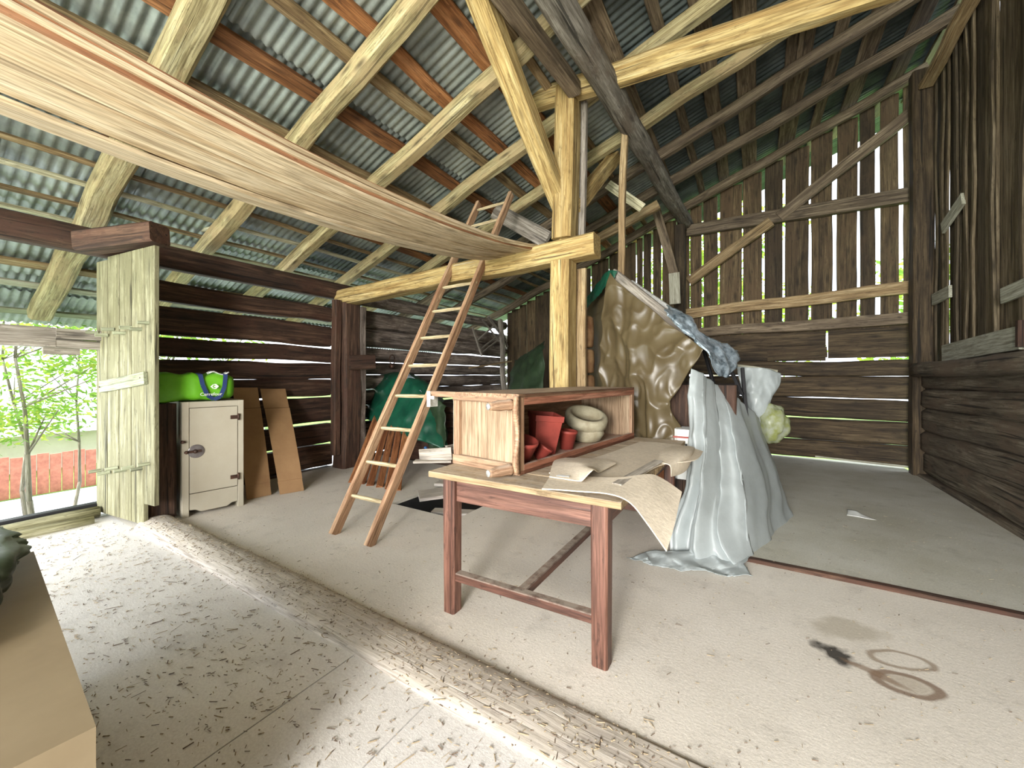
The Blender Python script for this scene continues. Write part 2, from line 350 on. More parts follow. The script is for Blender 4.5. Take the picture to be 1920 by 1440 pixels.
# ================================================================ SETTING
# floor: boards and sheets laid in panels with open joints; a hole by the ladder foot
fl = MB()
def slab(x0, x1, y0, y1, z, mi, th=.03): fl.box((x0, y0, z-th), (x1, y1, z), mi=mi, axis=1)
g_ = .003
slab(-5.25, -1.585-g_, -3.6, 1.19, 0, 0)
slab(-1.585+g_, -1.105-g_, -3.6, 1.19, 0, 0); slab(-1.105+g_, 1.95, -3.6, 1.19, 0, 0)
slab(-5.25, -3.15, 1.19, 4.7, 0, 1); slab(-3.15, -2.3, 1.19, 2.8, 0, 1); slab(-2.3, -.04, 1.19, 4.7, 0, 1); slab(-3.15, -2.3, 3.75, 4.7, 0, 1)
slab(-.04, 2.15, 1.19, 3.24, 0, 1)
slab(-.04, 1.80, 3.26, 7.7, .022, 2); slab(-5.25, -.04-g_, 4.7+g_, 8.3, 0, 2)
fl.beam((-.04, 3.245, .010), (1.95, 3.245, .010), .05, .032, mi=3, n=24, jit=.006)
fl.build('floor', ['floor_left', 'floor_main', 'floor_back', 'wood_wall'], kind='structure')
MB().box((-5.4, -3.8, -.45), (2.3, 8.4, -.38)).build('trim_1', 'earth', kind='structure')
# half buried sill log crossing the floor
sb = MB()
def sill(u, v):
    X = -4.45+u*5.2; a = (v-.5)*math.pi; sink = max(0., (X+2.6))*.036
    w_ = .135+.012*noise.noise(Vector((X*1.5, 2, 0))); h_ = .10+.012*noise.noise(Vector((X*2, 5, 0)))-sink+.008*noise.noise(Vector((X*9, v*5, 0)))
    return (X, 1.315+math.sin(a)*w_+.02*X*.0, max(.006, abs(math.cos(a))**.8*h_*.78) if 0 < v < 1 else -.02)
sb.grid(sill, 90, 14)
for i in range(len(sb.g)): sb.g[i] = (sb.v[i].x, sb.v[i].y, sb.v[i].z)
wood('wood_sill', (.36, .32, .29), (.50, .46, .42), (.62, .58, .53), crack=.3, knots=.05, stain=.25, dust=.6, bump=.4)
sb.build('trim_2', 'wood_sill', kind='structure')
# left wall: hewn planks (front bay), round logs (back bay), plate log
wl = MB()
for z0, z1 in [(-.1, .0), (.05, .32), (.36, .60), (.665, .98), (1.03, 1.235), (1.275, 1.465), (1.52, 1.69), (1.73, 2.02), (2.075, 2.28)]:
    wl.beam((-5.25, 1.33, (z0+z1)/2), (-5.25, 3.5, (z0+z1)/2+R.uniform(-.008, .008)), .14, z1-z0+(.028 if z1 < 1.9 else 0), n=16, jit=.02, bev=.18)
for z0, z1 in [(-.1, .04), (.07, .30), (.335, .58), (.61, .82), (.85, 1.07), (1.105, 1.305), (1.335, 1.515), (1.545, 1.745), (1.775, 2.05), (2.06, 2.33)]:
    wl.log((-5.28, 3.7, (z0+z1)/2), (-5.28, 8.3, (z0+z1)/2+R.uniform(-.01, .02)), (z1-z0)/2*1.10, (z1-z0)/2*1.06, jit=.04, mi=1)
for z0, z1 in [(.05, .32), (.36, .60), (.665, .98), (1.03, 1.235), (1.275, 1.465), (1.52, 1.72), (1.76, 2.02), (2.06, 2.3)]:
    wl.beam((-5.25, -3.6, (z0+z1)/2), (-5.25, -1.9, (z0+z1)/2), .14, z1-z0, n=8, jit=.016, bev=.18)
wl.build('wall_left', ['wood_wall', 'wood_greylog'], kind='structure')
pl = MB(); pl.log((-5.18, -3.6, 2.52), (-5.18, 3.9, 2.53), .13, .135, jit=.03, squash=.9, flat=.85)
pl.build('wall_plate', 'wood_wall', label='long dark squared log lying on top of the left wall and opening', cat='beam')
pl = MB(); pl.log((-5.2, 3.95, 2.50), (-5.2, 8.15, 2.53), .11, .10, jit=.04)
pl.build('wall_plate', 'wood_greylog', label='grey round log along the top of the back left wall behind the ladder', cat='beam')
# opening to the garden
op = MB(); op.beam((-5.22, -2.1, 1.635), (-5.22, .86, 1.635), .12, .17, bev=.05, n=8, jit=.006); op.beam((-5.19, .86, 1.67), (-5.19, 1.2, 1.67), .1, .09, bev=.05); op.beam((-5.21, .86, 1.585), (-5.21, 1.2, 1.58), .1, .075, bev=.05)
op.beam((-5.26, .8, 1.53), (-5.26, 1.02, 1.53), .05, .08)
op.build('window_frame', 'wood_grey', label='grey brown header beam across the top of the garden opening', cat='beam')
op = MB(); op.beam((-5.28, -2.1, .075), (-5.26, 1.14, .09), .1, .05, bev=.2, n=8, jit=.01, mi=1); op.log((-5.16, -2.1, .045), (-5.13, 1.12, .05), .055, .05, mi=0); op.log((-5.02, -2.1, .03), (-4.98, 1.05, .03), .045, .04, mi=0)
op.build('sill_beam', ['wood_door', 'black_cloth'], label='low double wooden sill below the garden opening', cat='sill')
MB().box((-5.32, -1.95, 0), (-5.12, -1.85, 2.4), axis=2, bev=.1).build('jamb_post', 'wood_wall', label='dark post at the near end of the garden opening', cat='post')
# right wall: hewn logs below, upright boards above
wr = MB()
zz = 0.06
for h_ in (.30, .27, .29, .25, .24):
    wr.beam((1.90, -3.6, zz+h_/2+.10), (1.93, 7.15, zz+h_/2-.02), .20, h_, n=46, jit=.022, bev=.22, sm=True); zz += h_-.004
wr.beam((1.80, -3.6, 1.50), (1.82, 6.95, 1.37), .25, .17, n=46, jit=.025, bev=.25, sm=True)
wr.beam((1.86, -3.6, .02), (1.88, 7.3, .0), .16, .13, n=30, jit=.02)
y = 7.2
while y > -3.6:
    wd = R.uniform(.13, .24); dx = R.uniform(0, .035); hit = y > 5.29 > y-wd-.1
    if hit: wd = max(.06, y-5.29)
    wr.beam((2.0+dx, y-wd/2, 1.35), (2.0+dx+R.uniform(-.01, .01), y-wd/2, roofz(2., 2.78)), .025, wd*1.03, up=(0, 1, 0), n=10, jit=.004, bev=.05, mi=1)
    if R.random() < .7 and not hit: wr.beam((1.96, y-wd, 1.45), (1.965, y-wd+R.uniform(-.01, .01), roofz(2., 2.7)), .022, R.uniform(.035, .07), up=(0, 1, 0), n=12, jit=.02, mi=1)
    y -= wd+(.02 if hit else R.choice([0, 0, .004, .012]))
wr.build('wall_right', ['wood_rightlog', 'wood_rightboard'], kind='structure')
# far gable wall
wf = MB()
def fp(X, z, off=0.): return Vector((X, farY(X)+off, z))
gaps = [-.76, -.5, -.15, .14, .42, .74, 1.04, 1.31, 1.51, 1.75, 2.0]
lefts = [-5.15]; x = -5.15
while x < -2.1: x += R.uniform(.15, .24); lefts.append(x)
lefts += [-1.82, -1.65, -1.47, -1.2, -.97]
allb = sorted(set([q for q in lefts if q < -.85]+gaps))
for a, b_ in zip(allb, allb[1:]):
    g0 = R.uniform(.018, .026) if a > .6 else R.uniform(.010, .020) if a > -2 else R.choice([.002, .004, .012])
    if abs(b_-a) < .06: continue
    lean = R.uniform(-.012, .012)
    zt = roofz((a+b_)/2, 2.76); zb = 1.98 if a > -1 else 0.
    wf.beam(fp((a+b_)/2, zb), fp((a+b_)/2+lean, zt+.05), b_-a-g0*2, .025, up=(0, 1, 0), n=12, jit=.008, bev=.04)
for z0, z1, dz in [(.06, .322, .0), (.344, .652, .0), (.676, .96, -.01), (.984, 1.29, .0), (1.312, 1.53, -.02)]:
    wf.beam(fp(-1.9, (z0+z1)/2-dz, -.03), fp(2.0, (z0+z1)/2+dz, -.03), .13, z1-z0+.005, n=22, jit=.018, bev=.16, mi=1)
wf.beam(fp(-1.0, 1.78, .0), fp(.94, 1.76, .0), .03, .46, bev=.03, mi=1); wf.beam(fp(.965, 1.80, .0), fp(2.0, 1.80, .0), .03, .47, bev=.03, mi=1)
wf.beam(fp(.2, 1.62, -.05), fp(.95, 1.66, -.05), .02, .16, bev=.03, mi=0)
wf.beam(fp(.8, .09, -.12), fp(1.92, .07, -.12), .03, .025, mi=2)  # pale strip coloured in for the light showing through the base gap
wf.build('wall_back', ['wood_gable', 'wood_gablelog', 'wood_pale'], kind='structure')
# corrugated roof
rf = MB()
WV = .076; sheets = []
y = -3.7
while y < 8.3:
    rows = [-7.85, -7.15, -6.62, -6.18, -5.42, -4.85, -4.3, -3.75, -2.95, -1.15, .65, 2.45]
    y1 = y+WV*11
    for i in range(len(rows)-1):
        x0, x1 = rows[i]-.09, rows[i+1]+.03; dz = R.uniform(0, .012)+(.0 if i > 7 else .03*(i % 2))+(.012 if i > 7 and i % 2 else 0); nn = 11*6+4
        sk = R.uniform(-.012, .012)
        def fn(u, v, x0=x0, x1=x1, dz=dz, y=y, nn=nn, sk=sk):
            X = x0+(x1-x0)*v; Y = y+(y1-y+WV*.6)*u
            return (X, Y+sk*v, roofz(X, 2.968)+dz+.0115*math.sin((Y-y)/WV*2*math.pi)+.006*noise.noise(Vector((X, Y, 0))))
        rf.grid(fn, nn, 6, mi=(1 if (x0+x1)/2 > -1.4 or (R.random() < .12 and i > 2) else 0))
    y = y1+(R.choice([0, 0, .006, .02]))
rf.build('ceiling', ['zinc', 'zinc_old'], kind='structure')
# ================================================================ TIMBERS
ORD = ['first', 'second', 'third', 'fourth', 'fifth', 'sixth', 'seventh', 'eighth', 'ninth', 'tenth', 'eleventh', 'twelfth', 'thirteenth', 'fourteenth', 'fifteenth', 'sixteenth', 'seventeenth', 'eighteenth', 'nineteenth', 'twentieth']
SL = Vector((1, 0, RK)).normalized()
def rafter(Y0, X0, X1, wd, label, mat='wood_rafter', Y1=None, tail=True, hgt=.15):
    b_ = MB(); Y1 = Y0 if Y1 is None else Y1
    b_.beam((X0, Y0, roofz(X0, 2.82)), (X1, Y1, roofz(X1, 2.82)), wd, hgt, n=34, jit=.03, bev=.2, mi=0, taper=.92)
    b_.build('rafter', [mat], label=label, cat='rafter', group='rafters under the metal roof')
rafter(-.9, -7.4, 1.97, .17, 'squared rafter crossing closest above the camera position, before the one over the door')
rafter(.1, -7.4, 1.97, .17, 'squared rafter meeting the near part of the garden opening header, left of the door rafter')
rafter(1.09, -7.35, 1.97, .20, 'broad pale rafter with rounded tail over the garden opening and plank door')
rafter(2.03, -6.9, 1.97, .17, 'second broad knotty rafter, right of the one above the plank door')
rafter(2.92, -6.9, 1.97, .16, 'third knotty rafter, passing behind the middle of the sagging planks')
rafter(3.84, -6.9, 1.97, .15, 'fourth rafter, running up behind the large yellow brace to the tall post')
rafter(4.76, -6.9, 1.97, .14, 'fifth rafter, thinner, passing just behind the top of the tall post', 'wood_rafter', Y1=4.78)
rafter(5.68, -6.9, 1.97, .13, 'sixth rafter, dark brown pole behind the thin upright strut', 'wood_darkroof', Y1=5.55)
rafter(6.6, -6.9, 1.97, .13, 'seventh rafter, dark brown, second from the gable wall', 'wood_darkroof', Y1=6.35)
rafter(8.05, -6.6, 1.97, .12, 'last rafter, lying against the far gable wall', 'wood_darkroof', Y1=7.3)
# battens / roof planks lying on the rafters
def batten(X, wd, th, mat, label, y0=-3.6, y1=8.2, dy=0.):
    b_ = MB(); z = 2.905+th/2
    b_.beam((X-dy, y0, roofz(X-dy, z)), (X+dy, y1, roofz(X+dy, z)), wd, th, up=(-RK, 0, 1), n=40, jit=.016, bev=.15)
    b_.build('roof_batten', mat, label=label, cat='batten', group='battens across the rafters')
B = [(-7.5, .12, .03, 'wood_batten'), (-6.85, .11, .03, 'wood_pale'), (-6.43, .12, .035, 'wood_lath'), (-5.95, .13, .045, 'wood_orange'), (-5.55, .05, .03, 'wood_tail'),
     (-5.3, .05, .03, 'wood_lath'), (-4.98, .05, .03, 'wood_tail'), (-4.72, .05, .03, 'wood_lath'), (-4.44, .11, .04, 'wood_orange'), (-4.1, .06, .03, 'wood_lath'), (-3.85, .05, .03, 'wood_lath'),
     (-3.58, .09, .03, 'wood_lath'), (-3.13, .15, .04, 'wood_orange'), (-2.70, .11, .05, 'wood_lath'), (-2.45, .13, .04, 'wood_orange'), (-1.98, .17, .04, 'wood_orange'), (-1.72, .08, .04, 'wood_lath')]
CN = {'wood_batten': 'pale green grey', 'wood_pale': 'pale grey', 'wood_lath': 'brown', 'wood_orange': 'reddish orange', 'wood_tail': 'light yellowish'}
for i, (X, wd, th, mt) in enumerate(B):
    batten(X, wd, th, mt, '%s %s batten under the metal sheets, %s up from the eave edge' % (CN[mt], 'wide' if wd > .1 else 'narrow', ORD[i]), dy=R.uniform(-.03, .03))
X = -1.15; i = 0
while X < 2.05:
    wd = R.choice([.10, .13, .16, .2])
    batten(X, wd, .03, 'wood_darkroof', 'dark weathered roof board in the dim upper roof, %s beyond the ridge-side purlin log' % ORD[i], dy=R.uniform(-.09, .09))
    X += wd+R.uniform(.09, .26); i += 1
# large members round the tall post
def member(name, label, cat, mat, p0, p1, w_, h_, **kw):
    b_ = MB(); b_.beam(p0, p1, w_, h_, n=kw.pop('n', 12), jit=kw.pop('jit', .008), bev=kw.pop('bev', .1), **kw); return b_.build(name, mat, label=label, cat=cat)
PX, PY = -1.62, 3.6
po = empty('post', (PX, PY, 0), 'tall yellow squared post standing behind the overturned cabinet', 'post')
MB().beam((PX, PY, 0), (PX+.02, PY, 2.42), .20, .24, up=(0, 1, 0), n=14, jit=.008).build('lower_shaft', 'wood_yellow', po)
MB().beam((PX+.03, PY, 2.64), (PX+.07, PY, 4.12), .20, .22, up=(0, 1, 0), n=10, jit=.008).build('upper_shaft', 'wood_yellow', po)
MB().beam((PX+.03, PY, 2.42), (PX+.03, PY, 2.66), .12, .12, up=(0, 1, 0), n=2).build('tenon', 'wood_yellow', po)
member('post_board', 'thin grey board standing tight behind the right side of the tall post', 'board', 'wood_grey', (PX+.13, PY+.17, 2.68), (PX+.16, PY+.17, 4.05), .09, .05, up=(0, 1, 0))
member('post_board', 'lower brown board behind the right side of the tall post, below the tie beam', 'board', 'wood_lath', (PX+.14, PY+.17, .0), (PX+.14, PY+.17, 2.38), .10, .05, up=(0, 1, 0))
member('tie_beam', 'long low yellow beam from the log wall post to the tall post', 'beam', 'wood_yellow', (-5.12, PY, 2.42), (-1.255, PY, 2.53), .20, .21, n=18, jit=.012)
member('tie_beam', 'high yellow log beam running from the top of the tall post to the upper right', 'beam', 'wood_yellow', (-1.95, PY, 4.13), (1.95, PY, 3.86), .19, .21, n=18, jit=.014, bev=.3)
member('brace', 'large yellow diagonal brace rising from the tall post towards the viewer', 'brace', 'wood_yellow', (-1.66, 3.72, 3.0), (-1.70, 2.0, 4.30), .17, .17)
member('brace', 'shorter yellow grey brace rising away behind the tall post', 'brace', 'wood_yellow', (-1.55, 3.72, 2.98), (-1.5, 4.95, 4.06), .14, .15)
b_ = MB(); b_.log((-1.42, -3.6, 3.98), (-1.02, 7.7, 4.02), .13, .11, n=50, jit=.05)
b_.build('purlin', 'wood_purlin', label='grey round ridge-side purlin log running from overhead to the gable', cat='beam')
member('purlin', 'dark second timber strapped along the underside of the grey purlin log', 'beam', 'wood_darkroof', (-1.58, 1.2, 3.98), (-1.45, 3.5, 4.02), .12, .13, n=12, jit=.02)
member('strut', 'thin upright pole hanging from the purlin, right of the tall post', 'pole', 'wood_lath', (-1.19, 4.3, 4.0), (-1.22, 4.3, 2.33), .07, .06, up=(0, 1, 0), jit=.02)
member('gable_post', 'dark brown post under the purlin end against the gable', 'post', 'wood_gable', (-1.08, 7.35, 0.02), (-1.08, 7.35, 3.9), .17, .17, up=(0, 1, 0), jit=.01)
member('leaning_board', 'dark board leaning beside the gable post below the purlin end', 'board', 'wood_darkroof', onY(1228, 385, 7.0), onY(1266, 520, 7.0), .14, .05, up=(0, 1, 0))
member('stub_board', 'short pale board end standing at the foot of the gable post', 'board', 'wood_pale', onY(1264, 512, 6.6), onY(1266, 570, 6.6), .16, .04, up=(0, 1, 0))
for (z0, z1, x0, x1, hh, lb, mt) in [(3.90, 3.74, -1.0, 2.0, .20, 'upper horizontal rail nailed across the gable boards', 'wood_darkroof'), (2.42, 2.50, -1.05, 2.0, .17, 'middle horizontal rail across the gable boards', 'wood_lath'), (2.07, 2.08, -.9, 2.0, .16, 'lower rail at the foot of the gable boards', 'wood_darkroof')]:
    member('gable_rail', lb, 'rail', mt, fp(x0, z0, -.09), fp(x1, z1, -.09), .10, hh, n=16, jit=.014)
member('gable_brace', 'lower diagonal brace from the gable post up to the upper rail', 'brace', 'wood_lath', fp(-.97, 2.98, -.13), fp(.25, 3.75, -.13), .07, .16, jit=.014)
member('gable_brace', 'upper dark diagonal brace rising to the corner post', 'brace', 'wood_darkroof', fp(.35, 3.80, -.13), fp(1.98, 4.95, -.13), .07, .16, jit=.014)
member('corner_post', 'dark upright post in the far right corner', 'post', 'wood_gablelog', (1.86, 7.12, .02), (1.86, 7.12, roofz(1.86, 2.72)), .20, .2, up=(0, 1, 0), jit=.01)
member('wall_brace', 'crooked dark brace high on the right wall reaching the corner', 'brace', 'wood_lath', onX(1735, 160, 1.86), onX(1855, -60, 1.86), .07, .13, up=(1, 0, 0), jit=.04)
for (a, b2, lb) in [((1768, 428), (1806, 372), 'small tilted board high on the right wall nearest the corner'), ((1750, 562), (1782, 546), 'small pale board nailed low beside the corner on the right wall'), ((1880, 555), (1935, 532), 'pale board at the frame edge on the right wall')]:
    p, q = onX(a[0], a[1], 1.93), onX(b2[0], b2[1], 1.93)
    MB().beam(p, q, .03, .14, up=(0, 0, 1)).build('nailed_board', 'wood_pale', label=lb, cat='board')
b_ = MB(); b_.beam((1.90, 6.55, 1.56), (1.90, 5.0, 1.62), .035, .20, n=8, jit=.006); b_.build('ledge_board', 'wood_pale', label='wide grey board standing on the log ledge of the right wall', cat='board')
member('ledge_block', 'dark block beside the grey board on the right wall ledge', 'block', 'wood_wall', (1.90, 4.97, 1.54), (1.90, 4.97, 1.76), .07, .05, up=(0, 1, 0), n=2)
# wall post with its wedge
wp = empty('wall_post', (-5.02, 3.62, 0), 'thick dark brown post in the log wall under the end of the tie beam', 'post')
MB().beam((-5.0, 3.62, 0), (-5.0, 3.62, 2.33), .27, .28, up=(0, 1, 0), n=16, jit=.02).build('shaft', 'wood_wall', wp)
MB().beam((-4.97, 3.42, .2), (-4.97, 3.42, 2.36), .10, .10, up=(0, 1, 0), n=10, jit=.02).build('side_board', 'wood_wall', wp)
MB().beam((-4.95, 3.80, .1), (-4.95, 3.80, 2.31), .14, .12, up=(0, 1, 0), n=12, jit=.015).build('side_board', 'wood_greylog', wp)
MB().beam((-4.88, 3.55, 1.50), (-4.80, 3.92, 1.52), .14, .21, n=3, jit=.02).build('wedge', 'wood_wall', wp)
member('plate_block', 'dark short timber block above the top corner of the plank door', 'block', 'wood_wall', (-5.0, 1.0, 2.46), (-4.35, 1.32, 2.52), .18, .17, n=4, jit=.015)
member('lath_stick', 'light thin stick lying across between rafters above the left wall', 'stick', 'wood_tail', onY(285, 452, 1.9), onY(398, 428, 2.0), .04, .04)
member('roof_plank', 'grey dark plank slanting behind the end of the sagging planks', 'plank', 'wood_grey', (-3.1, 4.6, 3.62), (-2.22, 4.5, 3.02), .05, .22, up=(0, 0, 1))
member('roof_plank', 'broken brown board hanging under the roof right of the tall post', 'plank', 'wood_lath', onY(1100, 460, 6.2), onY(1235, 385, 6.4), .1, .14, jit=.02)
member('roof_plank', 'small pale split board hanging beside the thin upright pole', 'plank', 'wood_tail', onY(1140, 345, 5.2), onY(1205, 390, 5.3), .02, .12)
# ================================================================ PLANK DOOR
dr = empty('plank_door', (-4.75, 1.2, 0.03), 'weathered green grey plank door standing open beside the garden opening', 'door')
xs = [-5.24, -5.03, -4.82, -4.61, -4.40, -4.235]
def dY(X): return 1.14+(X+5.24)*.125
for i in range(5):
    a, c = xs[i], xs[i+1]; bot = .04 if i < 4 else .22; top = 2.385 if i else 2.36
    MB().beam((.5*(a+c), dY(.5*(a+c)), bot), (.5*(a+c), dY(.5*(a+c)), top), .94*(c-a) if i < 4 else .98*(c-a), .035, up=(-.124, .992, 0), n=8, jit=.002, bev=.10).build('plank', 'wood_door', dr)
p, q = Vector((-5.10, dY(-5.1)-.035, 1.20)), Vector((-4.33, dY(-4.33)-.035, 1.285))
bt = MB().beam(p, q, .025, .105, n=3, jit=.003).build('batten', 'wood_batten', dr)
MB().lathe(p+Vector((.04, -.014, 0)), p+Vector((.04, -.022, 0)), [(0, .008), (1, .006)], 8).build('nail', 'iron', bt)
MB().lathe(q+Vector((-.06, -.014, 0)), q+Vector((-.06, -.022, 0)), [(0, .008), (1, .006)], 8).build('nail', 'iron', bt)
for (x_, y_) in [(178, 623), (196, 628), (208, 617), (230, 624), (242, 614), (262, 617), (276, 605), (184, 882), (200, 886), (215, 877), (232, 881), (246, 876), (263, 878), (277, 869)]:
    v = onY(x_, y_, 1.2)
    for _ in range(3): v = onY(x_, y_, dY(v.x)-.03)
    MB().beam(v+Vector((0, .02, 0)), v+Vector((-.01, -.06, -.005)), .028, .028, bev=.25).build('peg', 'wood_batten', dr)
# ================================================================ SAGGING PLANKS
prof_z = [(-2.6, 2.58), (-1.4, 2.42), (-.4, 2.33), (.3, 2.285), (1.1, 2.265), (1.8, 2.30), (2.6, 2.38), (3.3, 2.49), (3.8, 2.645)]
def sagz(Y):
    for (a, za), (c, zc) in zip(prof_z, prof_z[1:]):
        if Y <= c: t = (Y-a)/(c-a); return za+(zc-za)*t
    return prof_z[-1][1]
def sagS(Y): return (sagz(Y-.35)+sagz(Y)*2+sagz(Y+.35))/4 if Y < 3.4 else sagz(Y)
def plank(xc, wd, dz, lab, mat='wood_fresh', tilt=0., y1=3.72, fan=0., th=.022):
    m_ = MB(); n = 44; off = R.uniform(-40, 40); vs = []; gs = []; P = [(-.5, 0), (.5, 0), (.5, 1), (-.5, 1)]
    for i in range(n+1):
        q = i/n; Y = -2.6+(y1+2.6)*q; op_ = (1-q)
        for (a, b2) in P:
            vs.append((xc+a*wd-fan*op_, Y, sagS(Y)+dz*(.35+.65*min(1, op_*1.6))+a*tilt*math.sin(q*3.1)+b2*th)); gs.append((Y+off, a*wd+off, b2*th))
    fs = [[i*4+j, i*4+(j+1) % 4, (i+1)*4+(j+1) % 4, (i+1)*4+j] for i in range(n) for j in range(4)]+[[3, 2, 1, 0], [n*4+j for j in range(4)]]
    m_.add(vs, fs, gs, R.random()); m_.build('plank', mat, label=lab, cat='plank', group='long sagging planks under the roof')
plank(-2.35, .165, -.012, 'lowest long sagging plank on the left edge of the overhead stack', tilt=-.02, y1=3.60)
plank(-2.175, .17, .018, 'second sagging plank from the left, seen from below', tilt=.02, y1=3.66)
plank(-1.985, .17, .052, 'third sagging plank, broad pale underside at the right of the stack', tilt=.03, y1=3.74)
for k in range(5):
    plank(-1.99+.016*(k % 2)-.006*k, .19, .078+.025*k, 'reddish edge plank of the overhead stack, %s layer above the pale underside' % ORD[k], 'wood_freshred' if k % 2 == 0 else 'wood_fresh', tilt=.02, y1=3.70-.03*k)
for k in range(2):
    plank(-2.25, .2, .05+.026*k, 'hidden inner plank of the overhead stack, %s layer above the left planks' % ORD[k], 'wood_fresh', y1=3.6)
# ================================================================ LADDER
ld = empty('ladder', (-2.7, 2.0, 0), 'wooden ladder leaning against the low yellow beam', 'ladder')
k = .592
def lp(X, z, o_=0.): return Vector((X, 2.0+k*z-o_*.86, z+o_*.5))
MB().beam(lp(-2.93, 0), lp(-2.985, 3.50), .042, .085, up=(0, -1, .59), n=14, jit=.006).build('stile', 'wood_ladder', ld)
MB().beam(lp(-2.50, 0), lp(-2.50, 3.50), .042, .085, up=(0, -1, .59), n=14, jit=.006).build('stile', 'wood_ladder', ld)
for z in (.28, .54, .82, 1.11, 1.40, 1.69, 1.99, 2.28, 2.56, 2.84, 3.12, 3.38):
    MB().lathe(lp(-2.95, z), lp(-2.48, z+.005), [(0, .012), (.1, .016), (.5, .018), (.9, .016), (1, .012)], 10).build('rung', 'wood_rung', ld)
# ================================================================ TABLE
tb = empty('table', (-1.0, 2.5, 0), 'old red brown wooden table with stretcher below the overturned cabinet', 'table')
def tpt(x_, y_): return Vector((-.47-1.07*x_+.0*y_, 1.64+1.84*y_-.01*x_, 0))   # x_ 0 right..1 left, y_ 0 near..1 far
TZ = .772
top = MB()
for i in range(8):
    c = (i+.5)/8; off_ = Vector((0, 0, TZ-.016)); top.beam(tpt(1, c)+off_, tpt(0, c)+off_, 1.84/8-.003, .032, bev=.1, n=5, jit=.0015)
top.build('tabletop', 'wood_tabletop', tb)
LG = {(0, 0): Vector((-.585, 1.735, 0)), (1, 0): Vector((-1.425, 1.70, 0)), (0, 1): Vector((-.57, 3.36, 0)), (1, 1): Vector((-1.42, 3.34, 0))}
for kk, p in LG.items():
    MB().beam(p, p+Vector((0, 0, .742)), .075, .075, up=(0, 1, 0), n=6, jit=.003, bev=.12, taper=1.08).build('leg', 'wood_table', tb)
for a, c in (((0, 0), (1, 0)), ((0, 1), (1, 1)), ((0, 0), (0, 1)), ((1, 0), (1, 1))):
    MB().beam(LG[a]+Vector((0, 0, .675)), LG[c]+Vector((0, 0, .675)), .028, .125, bev=.05).build('apron', 'wood_table', tb)
for j in (0, 1): MB().beam(LG[(0, j)]+Vector((0, 0, .20)), LG[(1, j)]+Vector((0, 0, .20)), .05, .045, bev=.1).build('stretcher', 'wood_table', tb)
MB().beam((-1.0, 1.74, .20), (-1.0, 3.34, .20), .05, .045, bev=.1).build('stretcher', 'wood_table', tb)
# ================================================================ OVERTURNED CABINET
cM = frame((-1.05, 1.80, TZ+.002), (.993, -.12, 0), (.12, .993, 0))
cb = empty('cabinet', (-1.2, 2.6, TZ), 'overturned open wooden cabinet lying on its side on the table', 'cabinet')
HC, LC, DC = .43, 1.60, .50
def cbox(name, mat, lo, hi, axis=1, bev=.06): return MB(cM).box(lo, hi, axis=axis, bev=bev).build(name, mat, cb)
cbox('lower_side', 'wood_redpanel', (-DC, .0, 0), (0, LC, .022))
cbox('upper_side', 'wood_cabinet', (-DC, -.01, HC-.022), (0, LC, HC))
cbox('back_panel', 'wood_cabinet', (-DC, .02, .022), (-DC+.012, LC, HC-.022))
cbox('end_panel', 'wood_cabinetpanel', (-DC+.012, LC-.02, .022), (-.004, LC, HC-.022), 2)
m_ = MB(cM); m_.box((-DC+.03, .02, .03), (-.25, .035, HC-.03), axis=2); m_.box((-.247, .02, .03), (-.03, .035, HC-.03), axis=2); m_.build('base_panel', 'wood_cabinetpanel', cb)
cbox('front_stile', 'wood_cabinet', (-.05, -.005, .0), (.0, .04, HC), 2)
cbox('rear_stile', 'wood_cabinet', (-DC, -.005, .0), (-DC+.045, .02, HC), 2)
cbox('base_rail', 'wood_cabinet', (-DC, -.012, 0), (-.03, .02, .055), 0)
cbox('base_rail', 'wood_cabinet', (-DC, -.012, HC-.05), (-.03, .02, HC-.02), 0)
cbox('face_rail', 'wood_redpanel', (-.022, .04, 0), (.0, LC, .05)); cbox('face_rail', 'wood_redpanel', (-.022, .04, HC-.06), (.0, LC, HC-.0))
cbox('face_rail', 'wood_cabinet', (-.022, LC-.05, .05), (.0, LC, HC-.05), 2)
ap = MB(cM)
def apr(u, v): z = .01+u*(HC-.02); return (.006+.0*v, -.005-v*(.03+.012*math.sin(u*math.pi*3)), z)
ap.grid(apr, 24, 2, thick=.02); ap.build('scalloped_apron', 'wood_cabinet', cb)
for z in (.035, HC-.055):
    pg = MB(cM).lathe((-.035, -.03, z), (-.075, -.165, z-.004), [(0, .030), (.12, .032), (.2, .027), (.55, .029), (.9, .021), (1, .019)], 18).build('foot', 'wood_cabinet', cb)
    MB(cM).lathe((-.0752, -.1655, z-.004), (-.0765, -.170, z-.004), [(0, .019), (.8, .018), (1, .006)], 14).build('foot_cap', 'chrome_white', pg)
cbox('top_bar', 'wood_cabinet', (-.70, -.01, HC-.034), (-DC+.0, .04, HC), 0)
cbox('top_edge', 'wood_pale', (-.615, .10, .05), (-.585, .13, HC-.03), 2)
cbox('inner_edge', 'wood_grey', (-.585, .10, .04), (-.51, .12, HC-.03), 2)
cbox('side_rail', 'wood_grey', (-.69, .10, .005), (-.67, .45, .07), 1); 
m_ = MB(cM); m_.beam((-.70, -.10, .035), (-.52, .0, .055), .018, .075); m_.beam((-.70, -.14, .006), (-.52, .0, .01), .07, .012); m_.build('loose_rail', 'wood_grey', cb)
m_ = MB(cM); m_.box((-.73, -.02, HC-.10), (-.70, .045, HC)); m_.box((-.70, -.022, HC-.05), (-.66, -.012, HC-.03)); m_.box((-.715, -.028, HC-.09), (-.69, -.02, HC-.02)); m_.build('corner_bracket', 'chrome_white', cb)
